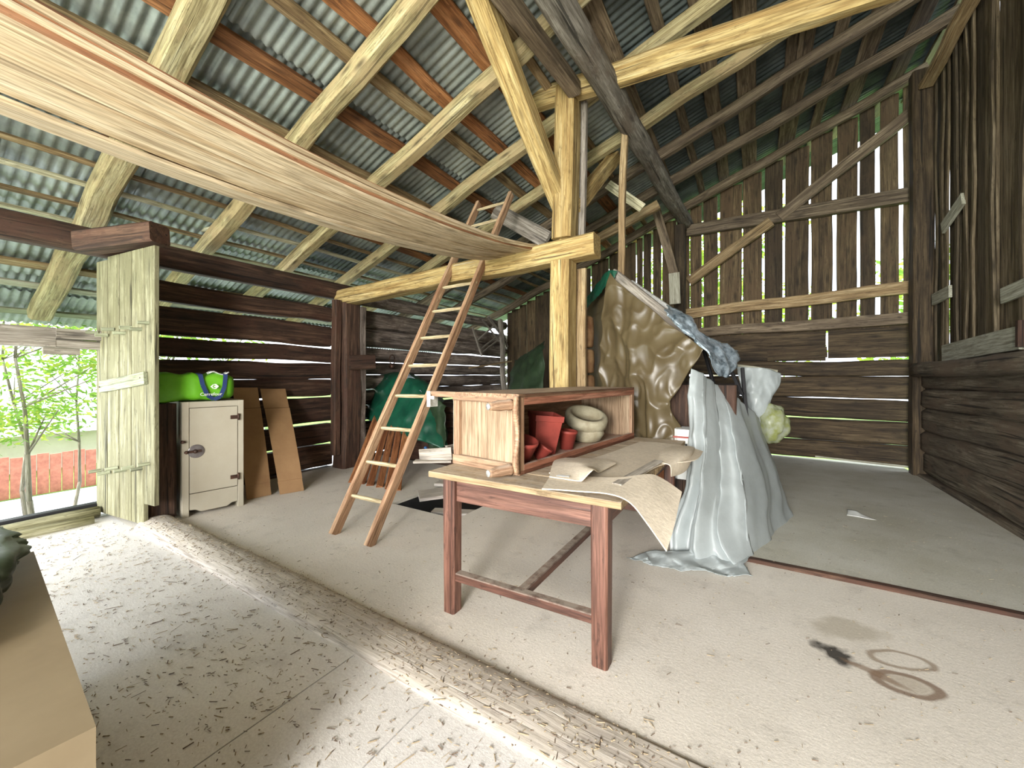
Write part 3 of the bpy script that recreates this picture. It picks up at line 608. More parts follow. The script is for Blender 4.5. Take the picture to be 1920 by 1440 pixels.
# pots inside
def cpt(x_, y_, z_): return cM @ Vector((x_, y_, z_))
def pot(loc, r0, r1, h_, mat, label, cat='flowerpot', sq=False, tilt=(0, 0, 1)):
    d = Vector(tilt).normalized(); p = Vector(loc); m_ = MB(); e = empty('flowerpot' if cat == 'flowerpot' else cat, p, label, cat, 'red pots in the overturned cabinet' if cat == 'flowerpot' else None)
    m_.lathe(p, p+d*h_, [(0, r0*.6), (.0, r0), (.85, r1*.98), (.86, r1*1.06), (1, r1*1.08), (1, r1*.95), (.5, (r0+r1)/2*.9), (.08, r0*.85), (.08, .004)], 4 if sq else 20)
    if sq:
        m_.m = [(a, False) for a, _ in m_.m]
    m_.build('body', mat, e)
    return e
pot(cpt(-.12, .15, .022), .055, .085, .15, 'pot_red', 'small red pot nearest the open front of the cabinet', tilt=(.25, -.1, 1))
pot(cpt(-.11, .33, .022), .03, .045, .09, 'pot_red', 'little red scoop-like pot between the first pot and the tall red box', tilt=(.6, .3, 1))
pot(cpt(-.20, .50, .022), .095, .125, .26, 'pot_red', 'tall square red pot in the middle of the cabinet', sq=True, tilt=(.12, 0, 1))
pot(cpt(-.14, .72, .022), .045, .062, .13, 'pot_red', 'small red pot right behind the tall square one', tilt=(.1, 0, 1))
pot(cpt(-.03, .04, .05), .018, .022, .08, 'chrome_white', 'small white cup beside the front edge of the cabinet interior', cat='cup')
bw = empty('basket', cpt(-.17, 1.08, .022), 'round woven tan basket at the far end inside the cabinet', 'basket')
MB().lathe(cpt(-.17, 1.08, .022), cpt(-.17, 1.08, .15), [(0, .07), (.1, .1), (.5, .13), (.9, .12), (1, .11)], 20).build('body', 'pot_cream', bw)
MB().lathe(cpt(-.20, 1.10, .152), cpt(-.17, 1.08, .24), [(0, .14), (.15, .165), (.8, .165), (1, .15), (1, .12), (.4, .12), (.4, .01)], 22).build('liner', 'pot_cream', bw)
# ================================================================ FELT SHEETS ON THE TABLE
def flat_sheet(name, label, rows, th=.005, mat='felt', nu=26, nv=26, amp=.006, fr=5, cat='underlay sheet', group='felt sheets on the table'):
    m_ = MB(); m_.grid(sheet(rows, amp, fr, R.uniform(0, 50)), nu, nv, thick=th, mi=0, sm=False); return m_.build(name, mat, label=label, cat=cat, group=group)
T = TZ+.012
def tz(x_, y_, z=0.): return onz(x_, y_, T+z)
flat_sheet('felt_sheet', 'large beige felt sheet covering the right part of the tabletop', [
    [tz(1030, 886), tz(1090, 893), tz(1150, 903), tz(1170, 912)],
    [tz(1080, 868), tz(1160, 868), tz(1210, 872, .004), tz(1238, 872, .015)],
    [tz(1140, 850), tz(1200, 850), tz(1260, 852), tz(1302, 862, .005)],
    [tz(1200, 828), tz(1240, 830), tz(1285, 836), tz(1318, 846)]], amp=.003)
flat_sheet('felt_sheet', 'beige felt strip drooping over the near right corner of the table', [
    [tz(1016, 916, .012), tz(1080, 920, .012), tz(1140, 925, .014), Vector((-.44, 1.66, .775)), Vector((-.36, 1.63, .71)), Vector((-.28, 1.60, .63))],
    [tz(1030, 896, .012), tz(1090, 902, .012), tz(1150, 908, .02), Vector((-.43, 1.86, .795)), Vector((-.36, 1.85, .755)), Vector((-.28, 1.80, .69))],
    [tz(1040, 890, .012), tz(1100, 893, .012), tz(1158, 895, .03), Vector((-.44, 2.02, .815)), Vector((-.38, 2.06, .79)), Vector((-.29, 2.04, .745))]], amp=.003)
flat_sheet('felt_sheet', 'small curled felt piece with a printed tag near the cabinet foot', [
    [tz(1030, 893, .02), tz(1075, 900, .02), tz(1090, 902, .022)],
    [tz(1036, 870, .024), tz(1085, 875, .045), tz(1112, 880, .075)],
    [tz(1042, 862, .02), tz(1100, 868, .05), tz(1125, 884, .02)],
    [tz(1060, 858, .02), tz(1120, 860, .024), tz(1155, 868, .02)]], amp=.002)
flat_sheet('felt_sheet', 'folded felt flap hanging over the right table edge near the plastic sheeting', [
    [tz(1232, 866, .02), tz(1256, 872, .01), Vector((-.40, 2.42, .72))],
    [tz(1240, 845, .03), tz(1290, 850, .03), Vector((-.36, 2.70, .70))],
    [tz(1262, 835, .015), tz(1300, 838, .015), Vector((-.36, 3.05, .74))]], amp=.004)
m_ = MB(); m_.beam(tz(1158, 909, .02), tz(1235, 866, .035), .045, .010, n=8, jit=.01); m_.build('bark_strip', 'wood_grey', label='narrow grey wood strip lying across the felt sheets', cat='strip')
m_ = MB(); m_.beam(tz(1045, 891, .031), tz(1068, 893, .032), .03, .001); m_.build('tag', 'white_print', label='small pale printed tag on the curled felt piece', cat='tag')
# ================================================================ ICEBOX AND BAG
ib = empty('icebox', (-4.7, 1.75, 0), 'old cream enamelled icebox with round latch plate by the log wall', 'icebox')
A, Bp = Vector((-4.455, 1.505, 0)), Vector((-4.385, 1.985, 0))
iM = frame(A, (Bp-A).normalized(), Vector((-(Bp-A).y, (Bp-A).x, 0)).normalized()); IW = (Bp-A).length; IH = 1.06; ID = .52
m_ = MB(iM); m_.box((0, .02, .05), (IW, ID, IH), axis=2, bev=.02); m_.box((0, .02, 0), (.05, ID, .06), axis=2); m_.box((IW-.05, .02, 0), (IW, ID, .06), axis=2); m_.build('body', 'enamel', ib)
m_ = MB(iM); m_.box((0, -.012, .0), (.052, .02, IH), axis=2, bev=.1); m_.box((IW-.05, -.012, .0), (IW, .02, IH), axis=2, bev=.1); m_.box((.052, -.012, IH-.055), (IW-.05, .02, IH), axis=0, bev=.1)
m_.build('face_frame', 'enamel', ib)
d_ = MB(iM).box((.056, -.018, .215), (IW-.054, .02, IH-.06), axis=2, bev=.08).build('door', 'enamel', ib)
m_ = MB(iM)
vs_ = [(.056, .205), (IW-.054, .205), (IW-.054, .06), (IW-.10, .055), (IW-.14, .03), (.14, .03), (.10, .055), (.056, .06)]
n_ = len(vs_); m_.add([(a, -.010, z) for a, z in vs_]+[(a, .02, z) for a, z in vs_], [list(range(n_)), list(range(n_, 2*n_))[::-1]]+[[i, (i+1) % n_, n_+(i+1) % n_, n_+i] for i in range(n_)], [(a, 0, z) for a, z in vs_]*2, .5)
m_.build('kick_panel', 'enamel', ib)
pt = MB(iM).lathe((.058+.045, -.0185, .60), (.058+.045, -.024, .60), [(0, .062), (.8, .062), (1, .058)], 32).build('latch_plate', 'steel', d_, label='round steel latch plate')
m_ = MB(iM); m_.beam((.03, -.034, .60), (.14, -.034, .603), .02, .022, bev=.3); m_.lathe((.095, -.024, .6), (.095, -.048, .6), [(0, .02), (1, .015)], 12); m_.lathe((.012, -.036, .6), (.045, -.036, .6), [(0, .008), (.4, .017), (1, .01)], 10); m_.build('latch_handle', 'iron', d_)
for z in (IH-.165, .305):
    m_ = MB(iM); m_.box((IW-.115, -.028, z-.018), (IW-.045, -.018, z+.018), axis=0, bev=.1); m_.lathe((IW-.048, -.026, z-.032), (IW-.048, -.026, z+.032), [(0, .009), (1, .009)], 10); m_.build('hinge', 'iron', d_)
MB(iM).lathe((.02, -.02, .695), (-.005, -.045, .70), [(0, .01), (1, .016)], 8).build('knob', 'iron', ib)
# dark stack of boards left of the icebox
member('dark_board', 'dark upright board wedged between the icebox and the plank door', 'board', 'wood_wall', (-4.72, 1.44, 0.02), (-4.72, 1.44, .72), .20, .03, up=(0, 1, 0), n=4)
member('dark_board', 'short pale dark-edged panel behind the plank door edge', 'board', 'trunk_brown', (-4.90, 1.47, .02), (-4.90, 1.47, .95), .14, .03, up=(0, 1, 0), n=4)
# shopping bag
def bag(M, L_, W_, H_, seed, nu=30, nv=22):
    m_ = MB(M)
    def fn(u, v):
        a = v*2*math.pi; e = 2*u-1
        r = (1-abs(e)**7)**.4; cx, cz = math.cos(a), math.sin(a)
        sgn = lambda q, p_: math.copysign(abs(q)**p_, q)
        x_ = e*L_/2; y_ = sgn(cx, .45)*W_/2*r; z_ = (sgn(cz, .55)*.5+.5)*H_
        z_ = H_*.5+(z_-H_*.5)*r
        top_ = max(0, z_/H_-.5)*2
        k_ = noise.noise(Vector((x_*9+seed, y_*9, z_*7)))*.022+noise.noise(Vector((x_*22+seed, y_*20, z_*16)))*.008
        return (x_, y_+k_, z_-top_*abs(noise.noise(Vector((x_*6+seed, 1, 1))))*.05+k_*.6)
    m_.grid(fn, nu, nv); return m_
bd_ = (Bp-A).normalized(); bn = Vector((bd_.y, -bd_.x, 0))
ebag = empty('shopping_bag', A+bd_*.21+Vector((-.25, 0, IH)), 'bright green zipped shopping bag with dark blue handle on the icebox', 'bag')
bM = frame(A+bd_*.09-bn*.15+Vector((0, 0, IH+.004)), bd_, Vector((-bd_.y, bd_.x, 0)))
bag(bM, .70, .30, .27, 3).build('body', 'bag_green', ebag)
hb = MB(bM)
hp = [Vector((-.02, -.152, .215)), Vector((-.005, -.168, .13)), Vector((.03, -.172, .045)), Vector((.08, -.172, .012)), Vector((.13, -.172, .03)), Vector((.165, -.168, .11)), Vector((.18, -.150, .215))]
hp = [Vector((v.x+.066, v.y, v.z*1.16)) for v in hp]; hpos = [Vector((.046, -.06, .262))]+hp+[Vector((.246, -.06, .262))]
for a, c in zip(hpos, hpos[1:]): hb.beam(a, c, .034, .006, up=(0, -1, .2) if a.z < .255 or c.z < .255 else (0, 0, 1), bev=0)
hb.build('handle', 'bag_dark', ebag)
def text(parent, body, size, M, mat, name='lettering', ext=.0008):
    cu = bpy.data.curves.new('t', 'FONT'); cu.body = body; cu.size = size; cu.extrude = ext; cu.align_x = 'CENTER'
    tmp = bpy.data.objects.new('t', cu); C.objects.link(tmp); bpy.context.view_layer.update()
    me = bpy.data.meshes.new_from_object(tmp); bpy.data.objects.remove(tmp)
    me.materials.clear(); me.materials.append(MATS[mat]); ob = bpy.data.objects.new(name, me); C.objects.link(ob)
    ob.matrix_world = M; ob.parent = parent; ob.matrix_parent_inverse = Matrix.Translation(-WL[parent.name]); return ob
tM = bM @ frame((.125, -.180, .05), (1, 0, 0), (0, .06, 1))
text(ebag, 'Carrefour', .042, tM, 'white_print')
lg = MB(bM @ Matrix.Translation((.066, -.003, .02)))   # printed emblem: two arrows closing on a C shape
def poly(m_, pts, y_=-.178, th=.0012):
    n_ = len(pts); m_.add([(a, y_, z) for a, z in pts]+[(a, y_-th, z) for a, z in pts], [list(range(n_)), list(range(n_, 2*n_))[::-1]]+[[i, (i+1) % n_, n_+(i+1) % n_, n_+i] for i in range(n_)], [(a, 0, z) for a, z in pts]*2, .5)
poly(lg, [(.050, .115), (.075, .140), (.075, .128), (.066, .116), (.075, .104), (.075, .092)])
poly(lg, [(.079, .140), (.096, .140), (.118, .116), (.096, .092), (.079, .092), (.079, .101), (.093, .101), (.088, .110), (.079, .110), (.079, .122), (.088, .122), (.093, .131), (.079, .131)])
lg.build('emblem', 'white_print', ebag)
cr_ = MB(bM)
cr_.grid(lambda u, v: (.12+u*.16, -.13+v*.12, .262+.015*math.sin(u*7)+.01*math.sin(v*9)), 8, 6, thick=.003); cr_.build('zip_flap', 'white_print', ebag)
e2 = empty('shopping_bag', A+bd_*-.22+Vector((-.2, 0, IH)), 'second crumpled light green bag half hidden behind the plank door', 'bag')
b2M = frame(A+bd_*-.16-bn*.10+Vector((0, 0, IH-.004)), bd_, Vector((-bd_.y, bd_.x, 0)))
bag(b2M, .26, .2, .19, 17, 16, 16).build('body', 'bag_green', e2)
m_ = MB(b2M); 
for a, c in zip([(-.05, -.11, .19), (-.08, -.12, .1), (-.07, -.12, .02)], [(-.08, -.12, .1), (-.07, -.12, .02), (-.03, -.11, .0)]): m_.beam(a, c, .012, .004)
m_.build('handle', 'bag_dark', e2)
member('support_crate', 'dark brown box behind the plank door, under the crumpled green bag', 'box', 'wood_wall', A+bd_*-.14-bn*.12+Vector((0, 0, 0.02)), A+bd_*-.14-bn*.12+Vector((0, 0, IH-.01)), .22, .2, up=(0, 1, 0), n=2, jit=0)
# flattened cartons leaning on the wall
for (bl, br, tl, tr, lb) in [((463, 938), (509, 928), (436, 727), (483, 727), 'flattened brown carton leaning beside the icebox'), ((525, 928), (570, 920), (488, 729), (535, 729), 'flattened brown carton, the right one of two, beside the wall post')]:
    P0, P1 = onz(*bl), onz(*br); t0, t1 = onX(*tl, -5.08), onX(*tr, -5.08); t0 = onX(*tl, -5.12+.02); 
    e = empty('carton', (P0+P1)/2, lb, 'carton', 'flattened cartons leaning on the wall')
    cuts = [0, .115, .80, 1.0]
    for q0, q1, nm in ((0, .115, 'bottom_flap'), (.115, .80, 'side_panel'), (.80, 1., 'top_flap')):
        def fn(u, v, q0=q0, q1=q1, P0=P0, P1=P1, t0=t0, t1=t1):
            q = q0+(q1-q0)*v*.995+.002; p = (P0*(1-u)+P1*u)*(1-q)+(t0*(1-u)+t1*u)*q; p = p+Vector((.035, -.012, 0))*math.sin(q*math.pi)*1.1+Vector((.008, 0, 0))*(1 if q0 == .115 else 0)
            p.z = max(p.z, .004); return p
        MB().grid(fn, 6, 10, thick=.007, sm=False).build(nm, 'cardboard', e)
# ================================================================ LEFT BACK PILE
fs_ = sheet([[onY(672, 775, 4.3), onY(700, 790, 4.0), onY(750, 812, 3.9), onY(800, 830, 3.9), onY(838, 846, 4.0)],
             [onY(676, 735, 4.5), onY(710, 742, 4.2), onY(760, 750, 4.1), onY(805, 770, 4.1), onY(835, 790, 4.2)],
             [onY(690, 712, 4.7), onY(725, 703, 4.5), onY(765, 703, 4.4), onY(805, 722, 4.4), onY(832, 752, 4.6)],
             [onY(700, 715, 5.2), onY(735, 704, 5.2), onY(765, 705, 5.2), onY(800, 725, 5.2), onY(830, 755, 5.2)]], .05, 5, 11, .02)
MB().grid(fs_, 44, 30, thick=.004).build('tarpaulin', 'tarp_green', label='dark green tarpaulin over the pile behind the ladder', cat='tarpaulin')
MB().grid(sheet([[onY(766, 700, 4.38), onY(800, 728, 4.3), onY(822, 750, 4.3)], [onY(758, 704, 4.30), onY(790, 735, 4.2), onY(815, 756, 4.2)]], .02, 9, 5), 16, 6, thick=.003).build('plastic_strip', 'tarp_silver', label='pale blue plastic strip on the green tarpaulin beside the ladder', cat='plastic sheet')
m_ = MB(); m_.box((-5.0, 4.35, 0.0), (-3.3, 5.1, .85), axis=0, bev=.05); m_.build('storage_crate', 'wood_wall', label='dark crate hidden under the green tarpaulin', cat='crate')
for i in range(6):
    p = onz(660+i*17, 905+i*3); q = onY(708+i*11, 775+i*3, 4.1)
    MB().beam(p, q, .045, .075, up=(0, -1, 0), n=5, jit=.01).build('slat', 'wood_slat', label='reddish brown slat leaning under the green tarpaulin, %s from the left' % ORD[i], cat='slat', group='slats leaning under the green tarpaulin')
MB().grid(sheet([[onY(795, 750, 4.2), onY(818, 750, 4.1), onY(838, 760, 4.1)], [onY(800, 800, 4.1), onY(822, 805, 4.05), onY(838, 810, 4.0)], [onY(806, 855, 4.0), onY(822, 850, 4.0), onY(838, 845, 4.0)]], .04, 8, 2, .02), 14, 22, thick=.003).build('plastic_sheet', 'tarp_dark', label='crumpled dark sheet hanging between the ladder and the cabinet', cat='plastic sheet')
member('blue_piece', 'small blue plastic scrap low behind the cabinet corner', 'scrap', 'blue_plastic', onY(797, 838, 4.0), onY(806, 856, 4.0), .03, .03, n=1, jit=0)
# planks round the hole
for i, (a, c, w_, lb) in enumerate([((-3.02, 3.05, .03), (-2.62, 3.5, .05), .30, 'broad dusty board lying at the floor hole behind the ladder foot'), ((-3.12, 3.45, .06), (-2.25, 3.62, .06), .13, 'dusty board at the far side of the floor hole'), ((-2.75, 2.98, -.06), (-2.2, 3.2, -.06), .12, 'low board inside the floor hole near the table leg'), ((-2.9, 3.75, .04), (-2.1, 3.9, .04), .16, 'board lying beyond the floor hole'), ((-2.8, 4.0, .09), (-2.0, 4.2, .09), .14, 'raised board beyond the floor hole, farthest one')]):
    member('loose_board', lb, 'board', 'wood_sill', a, c, w_, .035, n=5)
for i, (x0, y0) in enumerate([(-1.9, 4.1), (-1.3, 4.0), (-.75, 3.95)]):
    member('pallet_board', 'dark low pallet board under the far end of the table, %s from the left' % ORD[i], 'board', 'wood_grey', (x0-.35, y0, .07), (x0+.3, y0+.05, .07), .25, .13, n=4)
MB().box((-1.3, 4.1, .14), (-.62, 4.6, .62), axis=2, bev=.02).build('storage_crate', 'wood_slat', label='reddish brown chest behind the far right leg of the table', cat='crate')
# frames and tools on the back wall
ch = empty('broken_chair', onX(905, 620, -4.95), 'broken wooden chair frame hanging on the back left log wall', 'chair')
for (a, c, w_) in [((886, 614), (903, 667), .035), ((915, 594), (950, 640), .05), ((893, 640), (925, 612), .03), ((899, 655), (938, 628), .03), ((902, 663), (942, 631), .03), ((938, 612), (952, 650), .04), ((905, 600), (935, 640), .03)]:
    MB().beam(onX(a[0], a[1], -4.92), onX(c[0], c[1], -4.88), w_, w_, jit=.01, n=4).build('bar', 'wood_grey', ch)
member('leaning_pole', 'crooked grey pole standing in the back left corner', 'pole', 'wood_grey', onX(948, 745, -4.6), onX(938, 600, -4.9), .09, .09, up=(0, 1, 0), jit=.05)
member('leaning_pole', 'thin stick leaning beside the crooked pole in the back left corner', 'pole', 'wood_lath', onX(880, 690, -4.8), onX(958, 676, -4.6), .03, .03, jit=.02)
m_ = MB(); p = onX(733, 672, -5.1)
for i in range(9): a = i/8*2*math.pi; c = (i+1)/8*2*math.pi; m_.beam(p+Vector((.03, math.cos(a)*.06, -.02+math.sin(a)*.08)), p+Vector((.03, math.cos(c)*.06, -.02+math.sin(c)*.08)), .012, .012)
m_.lathe(p+Vector((.03, -.04, -.14)), p+Vector((.03, .04, -.12)), [(0, .035), (.5, .05), (1, .035)], 10)
m_.build('pulley', 'iron', label='small dark iron pulley hanging on the back left log wall', cat='pulley')
MB().grid(sheet([[onY(955, 740, 5.6), onY(990, 735, 5.2), onY(1022, 730, 5.2)], [onY(960, 690, 5.9), onY(990, 675, 5.6), onY(1022, 660, 5.4)], [onY(963, 676, 6.2), onY(992, 660, 6.0), onY(1024, 640, 5.9)]], .06, 4, 8, .03), 22, 20, thick=.004).build('tarpaulin', 'tarp_dark', label='dark olive tarpaulin heaped left of the tall post', cat='tarpaulin')
m_ = MB(); m_.box((-2.7, 5.7, 0), (-1.7, 6.4, 1.25), axis=2, bev=.03); m_.build('storage_crate', 'wood_wall', label='dark crate under the olive tarpaulin left of the tall post', cat='crate')
for (a, z0, z1, lb, mt) in [(1092, 1.60, 1.93, 'upper brown bundle stacked right of the tall post', 'trunk_brown'), (1093, 1.33, 1.58, 'middle dark brown bundle stacked right of the tall post', 'trunk_brown'), (1094, .9, 1.31, 'lower brown bundle stacked right of the tall post', 'trunk_brown')]:
    p = onY(a, 700, 3.95)
    m_ = MB(); m_.lathe((p.x, 3.98, z0), (p.x, 3.98, z1), [(0, .09), (.06, .105), (.5, .112), (.94, .105), (1, .085)], 16); m_.build('bundle', mt, label=lb, cat='bundle', group='brown bundles beside the tall post')
# ================================================================ COVERED PILE BEHIND THE TABLE
def Y_(x_, y_, Y): return onY(x_, y_, Y)
brown = [[Y_(1150, 514, 4.02), Y_(1170, 536, 3.95), Y_(1215, 572, 3.85), Y_(1260, 610, 3.75), Y_(1318, 658, 3.60)],
         [Y_(1142, 545, 4.02), Y_(1168, 570, 3.93), Y_(1208, 610, 3.82), Y_(1255, 640, 3.72), Y_(1306, 674, 3.58)],
         [Y_(1134, 590, 4.05), Y_(1160, 615, 3.95), Y_(1200, 650, 3.78), Y_(1252, 680, 3.70), Y_(1288, 702, 3.62)],
         [Y_(1130, 640, 4.05), Y_(1158, 660, 3.98), Y_(1195, 700, 3.74), Y_(1240, 725, 3.68), Y_(1272, 732, 3.66)],
         [Y_(1128, 690, 4.05), Y_(1155, 700, 4.0), Y_(1198, 750, 3.72), Y_(1240, 765, 3.64), Y_(1264, 770, 3.70)],
         [Y_(1126, 735, 4.05), Y_(1158, 740, 4.0), Y_(1206, 795, 3.70), Y_(1242, 800, 3.62), Y_(1280, 805, 3.66)],
         [Y_(1120, 770, 4.0), Y_(1160, 780, 3.95), Y_(1210, 832, 3.66), Y_(1245, 832, 3.60), Y_(1284, 832, 3.62)]]
MB().grid(sheet(brown, .03, 2.2, 21, .045, .035, 3.2), 70, 80, thick=.003).build('tarpaulin', 'tarp_brown', label='large creased brown tarpaulin hanging from the slanting pole behind the table', cat='tarpaulin')
brown2 = [[Y_(1152, 514, 4.03), Y_(1140, 530, 4.3), Y_(1112, 560, 4.9)], [Y_(1140, 560, 4.1), Y_(1125, 580, 4.3), Y_(1100, 590, 4.9)], [Y_(1136, 600, 4.1), Y_(1120, 610, 4.3), Y_(1095, 620, 4.9)], [Y_(1132, 730, 4.1), Y_(1118, 730, 4.3), Y_(1110, 730, 4.9)]]
MB().grid(sheet(brown2, .02, 5, 3, .01), 16, 30, thick=.003).build('tarpaulin', 'tarp_brown', label='left flank of brown tarpaulin beside the stacked bundles', cat='tarpaulin')
MB().grid(sheet([[Y_(1158, 508, 3.98), Y_(1140, 510, 4.05), Y_(1118, 535, 4.3), Y_(1090, 572, 4.6)], [Y_(1150, 535, 3.97), Y_(1136, 540, 4.02), Y_(1118, 560, 4.2), Y_(1100, 578, 4.5)]], .02, 8, 14, .02), 24, 10, thick=.004).build('tarpaulin', 'tarp_green', label='small dark green tarpaulin scrap draped at the peak of the slanting pole', cat='tarpaulin')
MB().beam(Y_(1150, 512, 4.06), Y_(1290, 626, 3.82), .06, .09, n=8, jit=.01).build('ridge_board', 'wood_grey', label='slanting grey board carrying the brown tarpaulin', cat='board')
MB().beam(Y_(1185, 528, 4.25), Y_(1300, 610, 4.15), .05, .04, n=6, jit=.01).build('ridge_board', 'chrome_white', label='pale slanting board behind the brown tarpaulin top', cat='board')
MB().grid(sheet([[Y_(1250, 574, 3.95), Y_(1290, 590, 4.0), Y_(1322, 628, 4.1), Y_(1350, 640, 4.2), Y_(1386, 658, 4.4)], [Y_(1250, 584, 3.72), Y_(1290, 612, 3.68), Y_(1322, 652, 3.66), Y_(1348, 672, 3.8), Y_(1384, 680, 4.2)], [Y_(1252, 594, 3.70), Y_(1292, 632, 3.64), Y_(1324, 668, 3.60), Y_(1350, 704, 3.75), Y_(1374, 706, 4.1)]], .05, 9, 31, .03), 44, 18, thick=.003).build('foil_sheet', 'tarp_silver', label='crumpled silvery blue foil sheet on top of the slanting pile', cat='plastic sheet')
# things under the covers
MB().box((-1.25, 4.15, 0), (-.75, 5.0, 1.72), axis=2, bev=.02).build('storage_crate', 'ochre_wall', label='tall dark crate under the brown tarpaulin', cat='crate')
MB().box((-.70, 3.85, 0), (-.12, 4.9, 1.22), axis=2, bev=.02).build('storage_crate', 'wood_wall', label='lower dark crate under the white plastic sheeting', cat='crate')
for i, (a, c) in enumerate([((1318, 650), (1345, 745)), ((1345, 640), (1392, 740)), ((1392, 690), (1400, 790))]):
    member('frame_bar', 'dark bar poking out between the foil sheet and the white plastic, %s from the left' % ORD[i], 'bar', 'black_cloth', onY(*a, 4.25), onY(*c, 4.15), .028, .028, n=2, jit=0)
MB().box((-.60, 3.48, .0), (-.40, 3.78, .45), axis=2, bev=.03).build('storage_crate', 'wood_wall', label='small dark crate under the printed white sack, beside the table leg', cat='crate')
sk_ = MB(); sk_.box((-.56, 3.5, .45), (-.42, 3.72, .86), axis=2, bev=.2); ss = empty('printed_sack', (-.5, 3.6, .45), 'white sack with dark print and red stripe behind the table edge', 'sack')
sk_.build('body', 'white_print', ss)
m_ = MB()
for z in (.62, .79): m_.box((-.565, 3.49, z), (-.415, 3.50, z+.014), axis=0); m_.box((-.418, 3.49, z), (-.408, 3.73, z+.014), axis=1)
m_.build('red_stripe', 'pot_red', ss)
m_ = MB()
for i in range(5): m_.box((-.55+i*.026, 3.488, .66+.015*(i % 3)), (-.535+i*.026, 3.497, .76-.015*(i % 2)), axis=2)
for i in range(7): m_.box((-.416, 3.51+i*.03, .66+.015*(i % 3)), (-.406, 3.525+i*.03, .76-.015*(i % 2)), axis=2)
m_.build('print', 'black_cloth', ss)
F = fz
def G(x_, y_, z=.01): return onz(x_, y_, z)
white = [[Y_(1300, 692, 3.55), Y_(1318, 700, 3.62), Y_(1338, 716, 3.8), Y_(1365, 735, 4.0), Y_(1408, 768, 4.3), Y_(1425, 790, 4.6)],
         [Y_(1288, 760, 3.50), Y_(1315, 765, 3.45), Y_(1350, 775, 3.7), Y_(1378, 782, 3.85), Y_(1425, 815, 4.3), Y_(1440, 830, 4.6)],
         [Y_(1290, 840, 3.45), Y_(1318, 850, 3.30), Y_(1355, 850, 3.55), Y_(1392, 860, 3.65), Y_(1445, 870, 4.25), Y_(1458, 880, 4.6)],
         [Y_(1292, 910, 3.35), Y_(1320, 920, 3.20), Y_(1362, 925, 3.40), Y_(1405, 930, 3.5), Y_(1455, 930, 4.15), Y_(1474, 930, 4.6)],
         [Y_(1268, 985, 3.22), Y_(1312, 1000, 3.08), Y_(1368, 1000, 3.22), Y_(1415, 990, 3.42), Y_(1456, 968, 4.0), Y_(1488, 955, 4.55)],
         [G(1262, 1030), G(1315, 1050), G(1385, 1058), G(1420, 1035), G(1458, 1000), G(1488, 972)]]
MB().grid(sheet(white, .02, 2.2, 41, .03, .09, 5.2), 90, 80, thick=.002).build('plastic_sheet', 'plastic_white', label='large translucent white plastic sheeting draped from the pile to the floor', cat='plastic sheet')
foot = [[G(1178, 1046, .008), G(1226, 1034, .03), G(1290, 1030, .06), G(1360, 1040, .05), G(1405, 1030, .02)], [G(1196, 1050, .012), G(1238, 1056, .012), G(1305, 1056, .035), G(1352, 1066, .012), G(1398, 1054, .02)], [G(1215, 1056, .005), G(1262, 1066, .01), G(1310, 1072, .02), G(1360, 1078, .01), G(1411, 1080, .01)]]
MB().grid(sheet(foot, .03, 11, 4, .02), 50, 18, thick=.002).build('plastic_sheet', 'plastic_white', label='loose end of white plastic spread flat on the floor by the table leg', cat='plastic sheet')
fun = [[Y_(1384, 688, 4.75), Y_(1410, 690, 4.7), Y_(1440, 692, 4.75), Y_(1467, 700, 4.85)], [Y_(1388, 715, 4.7), Y_(1412, 720, 4.62), Y_(1440, 725, 4.68), Y_(1464, 722, 4.8)], [Y_(1393, 745, 4.7), Y_(1412, 748, 4.62), Y_(1436, 752, 4.66), Y_(1450, 745, 4.75)], [Y_(1402, 770, 4.7), Y_(1415, 775, 4.65), Y_(1430, 778, 4.66), Y_(1440, 770, 4.7)], [Y_(1418, 790, 4.7), Y_(1425, 795, 4.68), Y_(1432, 795, 4.68), Y_(1438, 790, 4.7)]]
fb = empty('plastic_bag', Y_(1430, 790, 4.7), 'white plastic bag hanging from a pole at the right of the pile', 'bag')
MB().grid(sheet(fun, .02, 6, 9, .02), 34, 34, thick=.003).build('bag_body', 'plastic_white', fb)
MB().lathe(Y_(1378, 686, 4.85), Y_(1458, 697, 4.82), [(0, .022), (.5, .024), (1, .02)], 10).build('support_pole', 'wood_pale', fb)
m_ = MB(); pc = Y_(1448, 795, 4.72)
def blob(u, v):
    a, e = u*2*math.pi, v*math.pi; d = Vector((math.cos(a)*math.sin(e), math.sin(a)*math.sin(e), math.cos(e)))
    return pc+Vector((d.x*.14, d.y*.12, d.z*.19))*(1+.28*noise.noise(d*2.4))
m_.grid(blob, 28, 18); m_.build('plastic_bag', 'plastic_yellow', label='knotted translucent yellow green bag below the hanging white bag', cat='bag')
member('bag_stand', 'black stand bar beside the yellow green bag', 'bar', 'black_cloth', (pc.x-.2, pc.y+.05, .03), (pc.x-.2, pc.y+.05, 1.25), .07, .07, up=(0, 1, 0), n=2, jit=0)
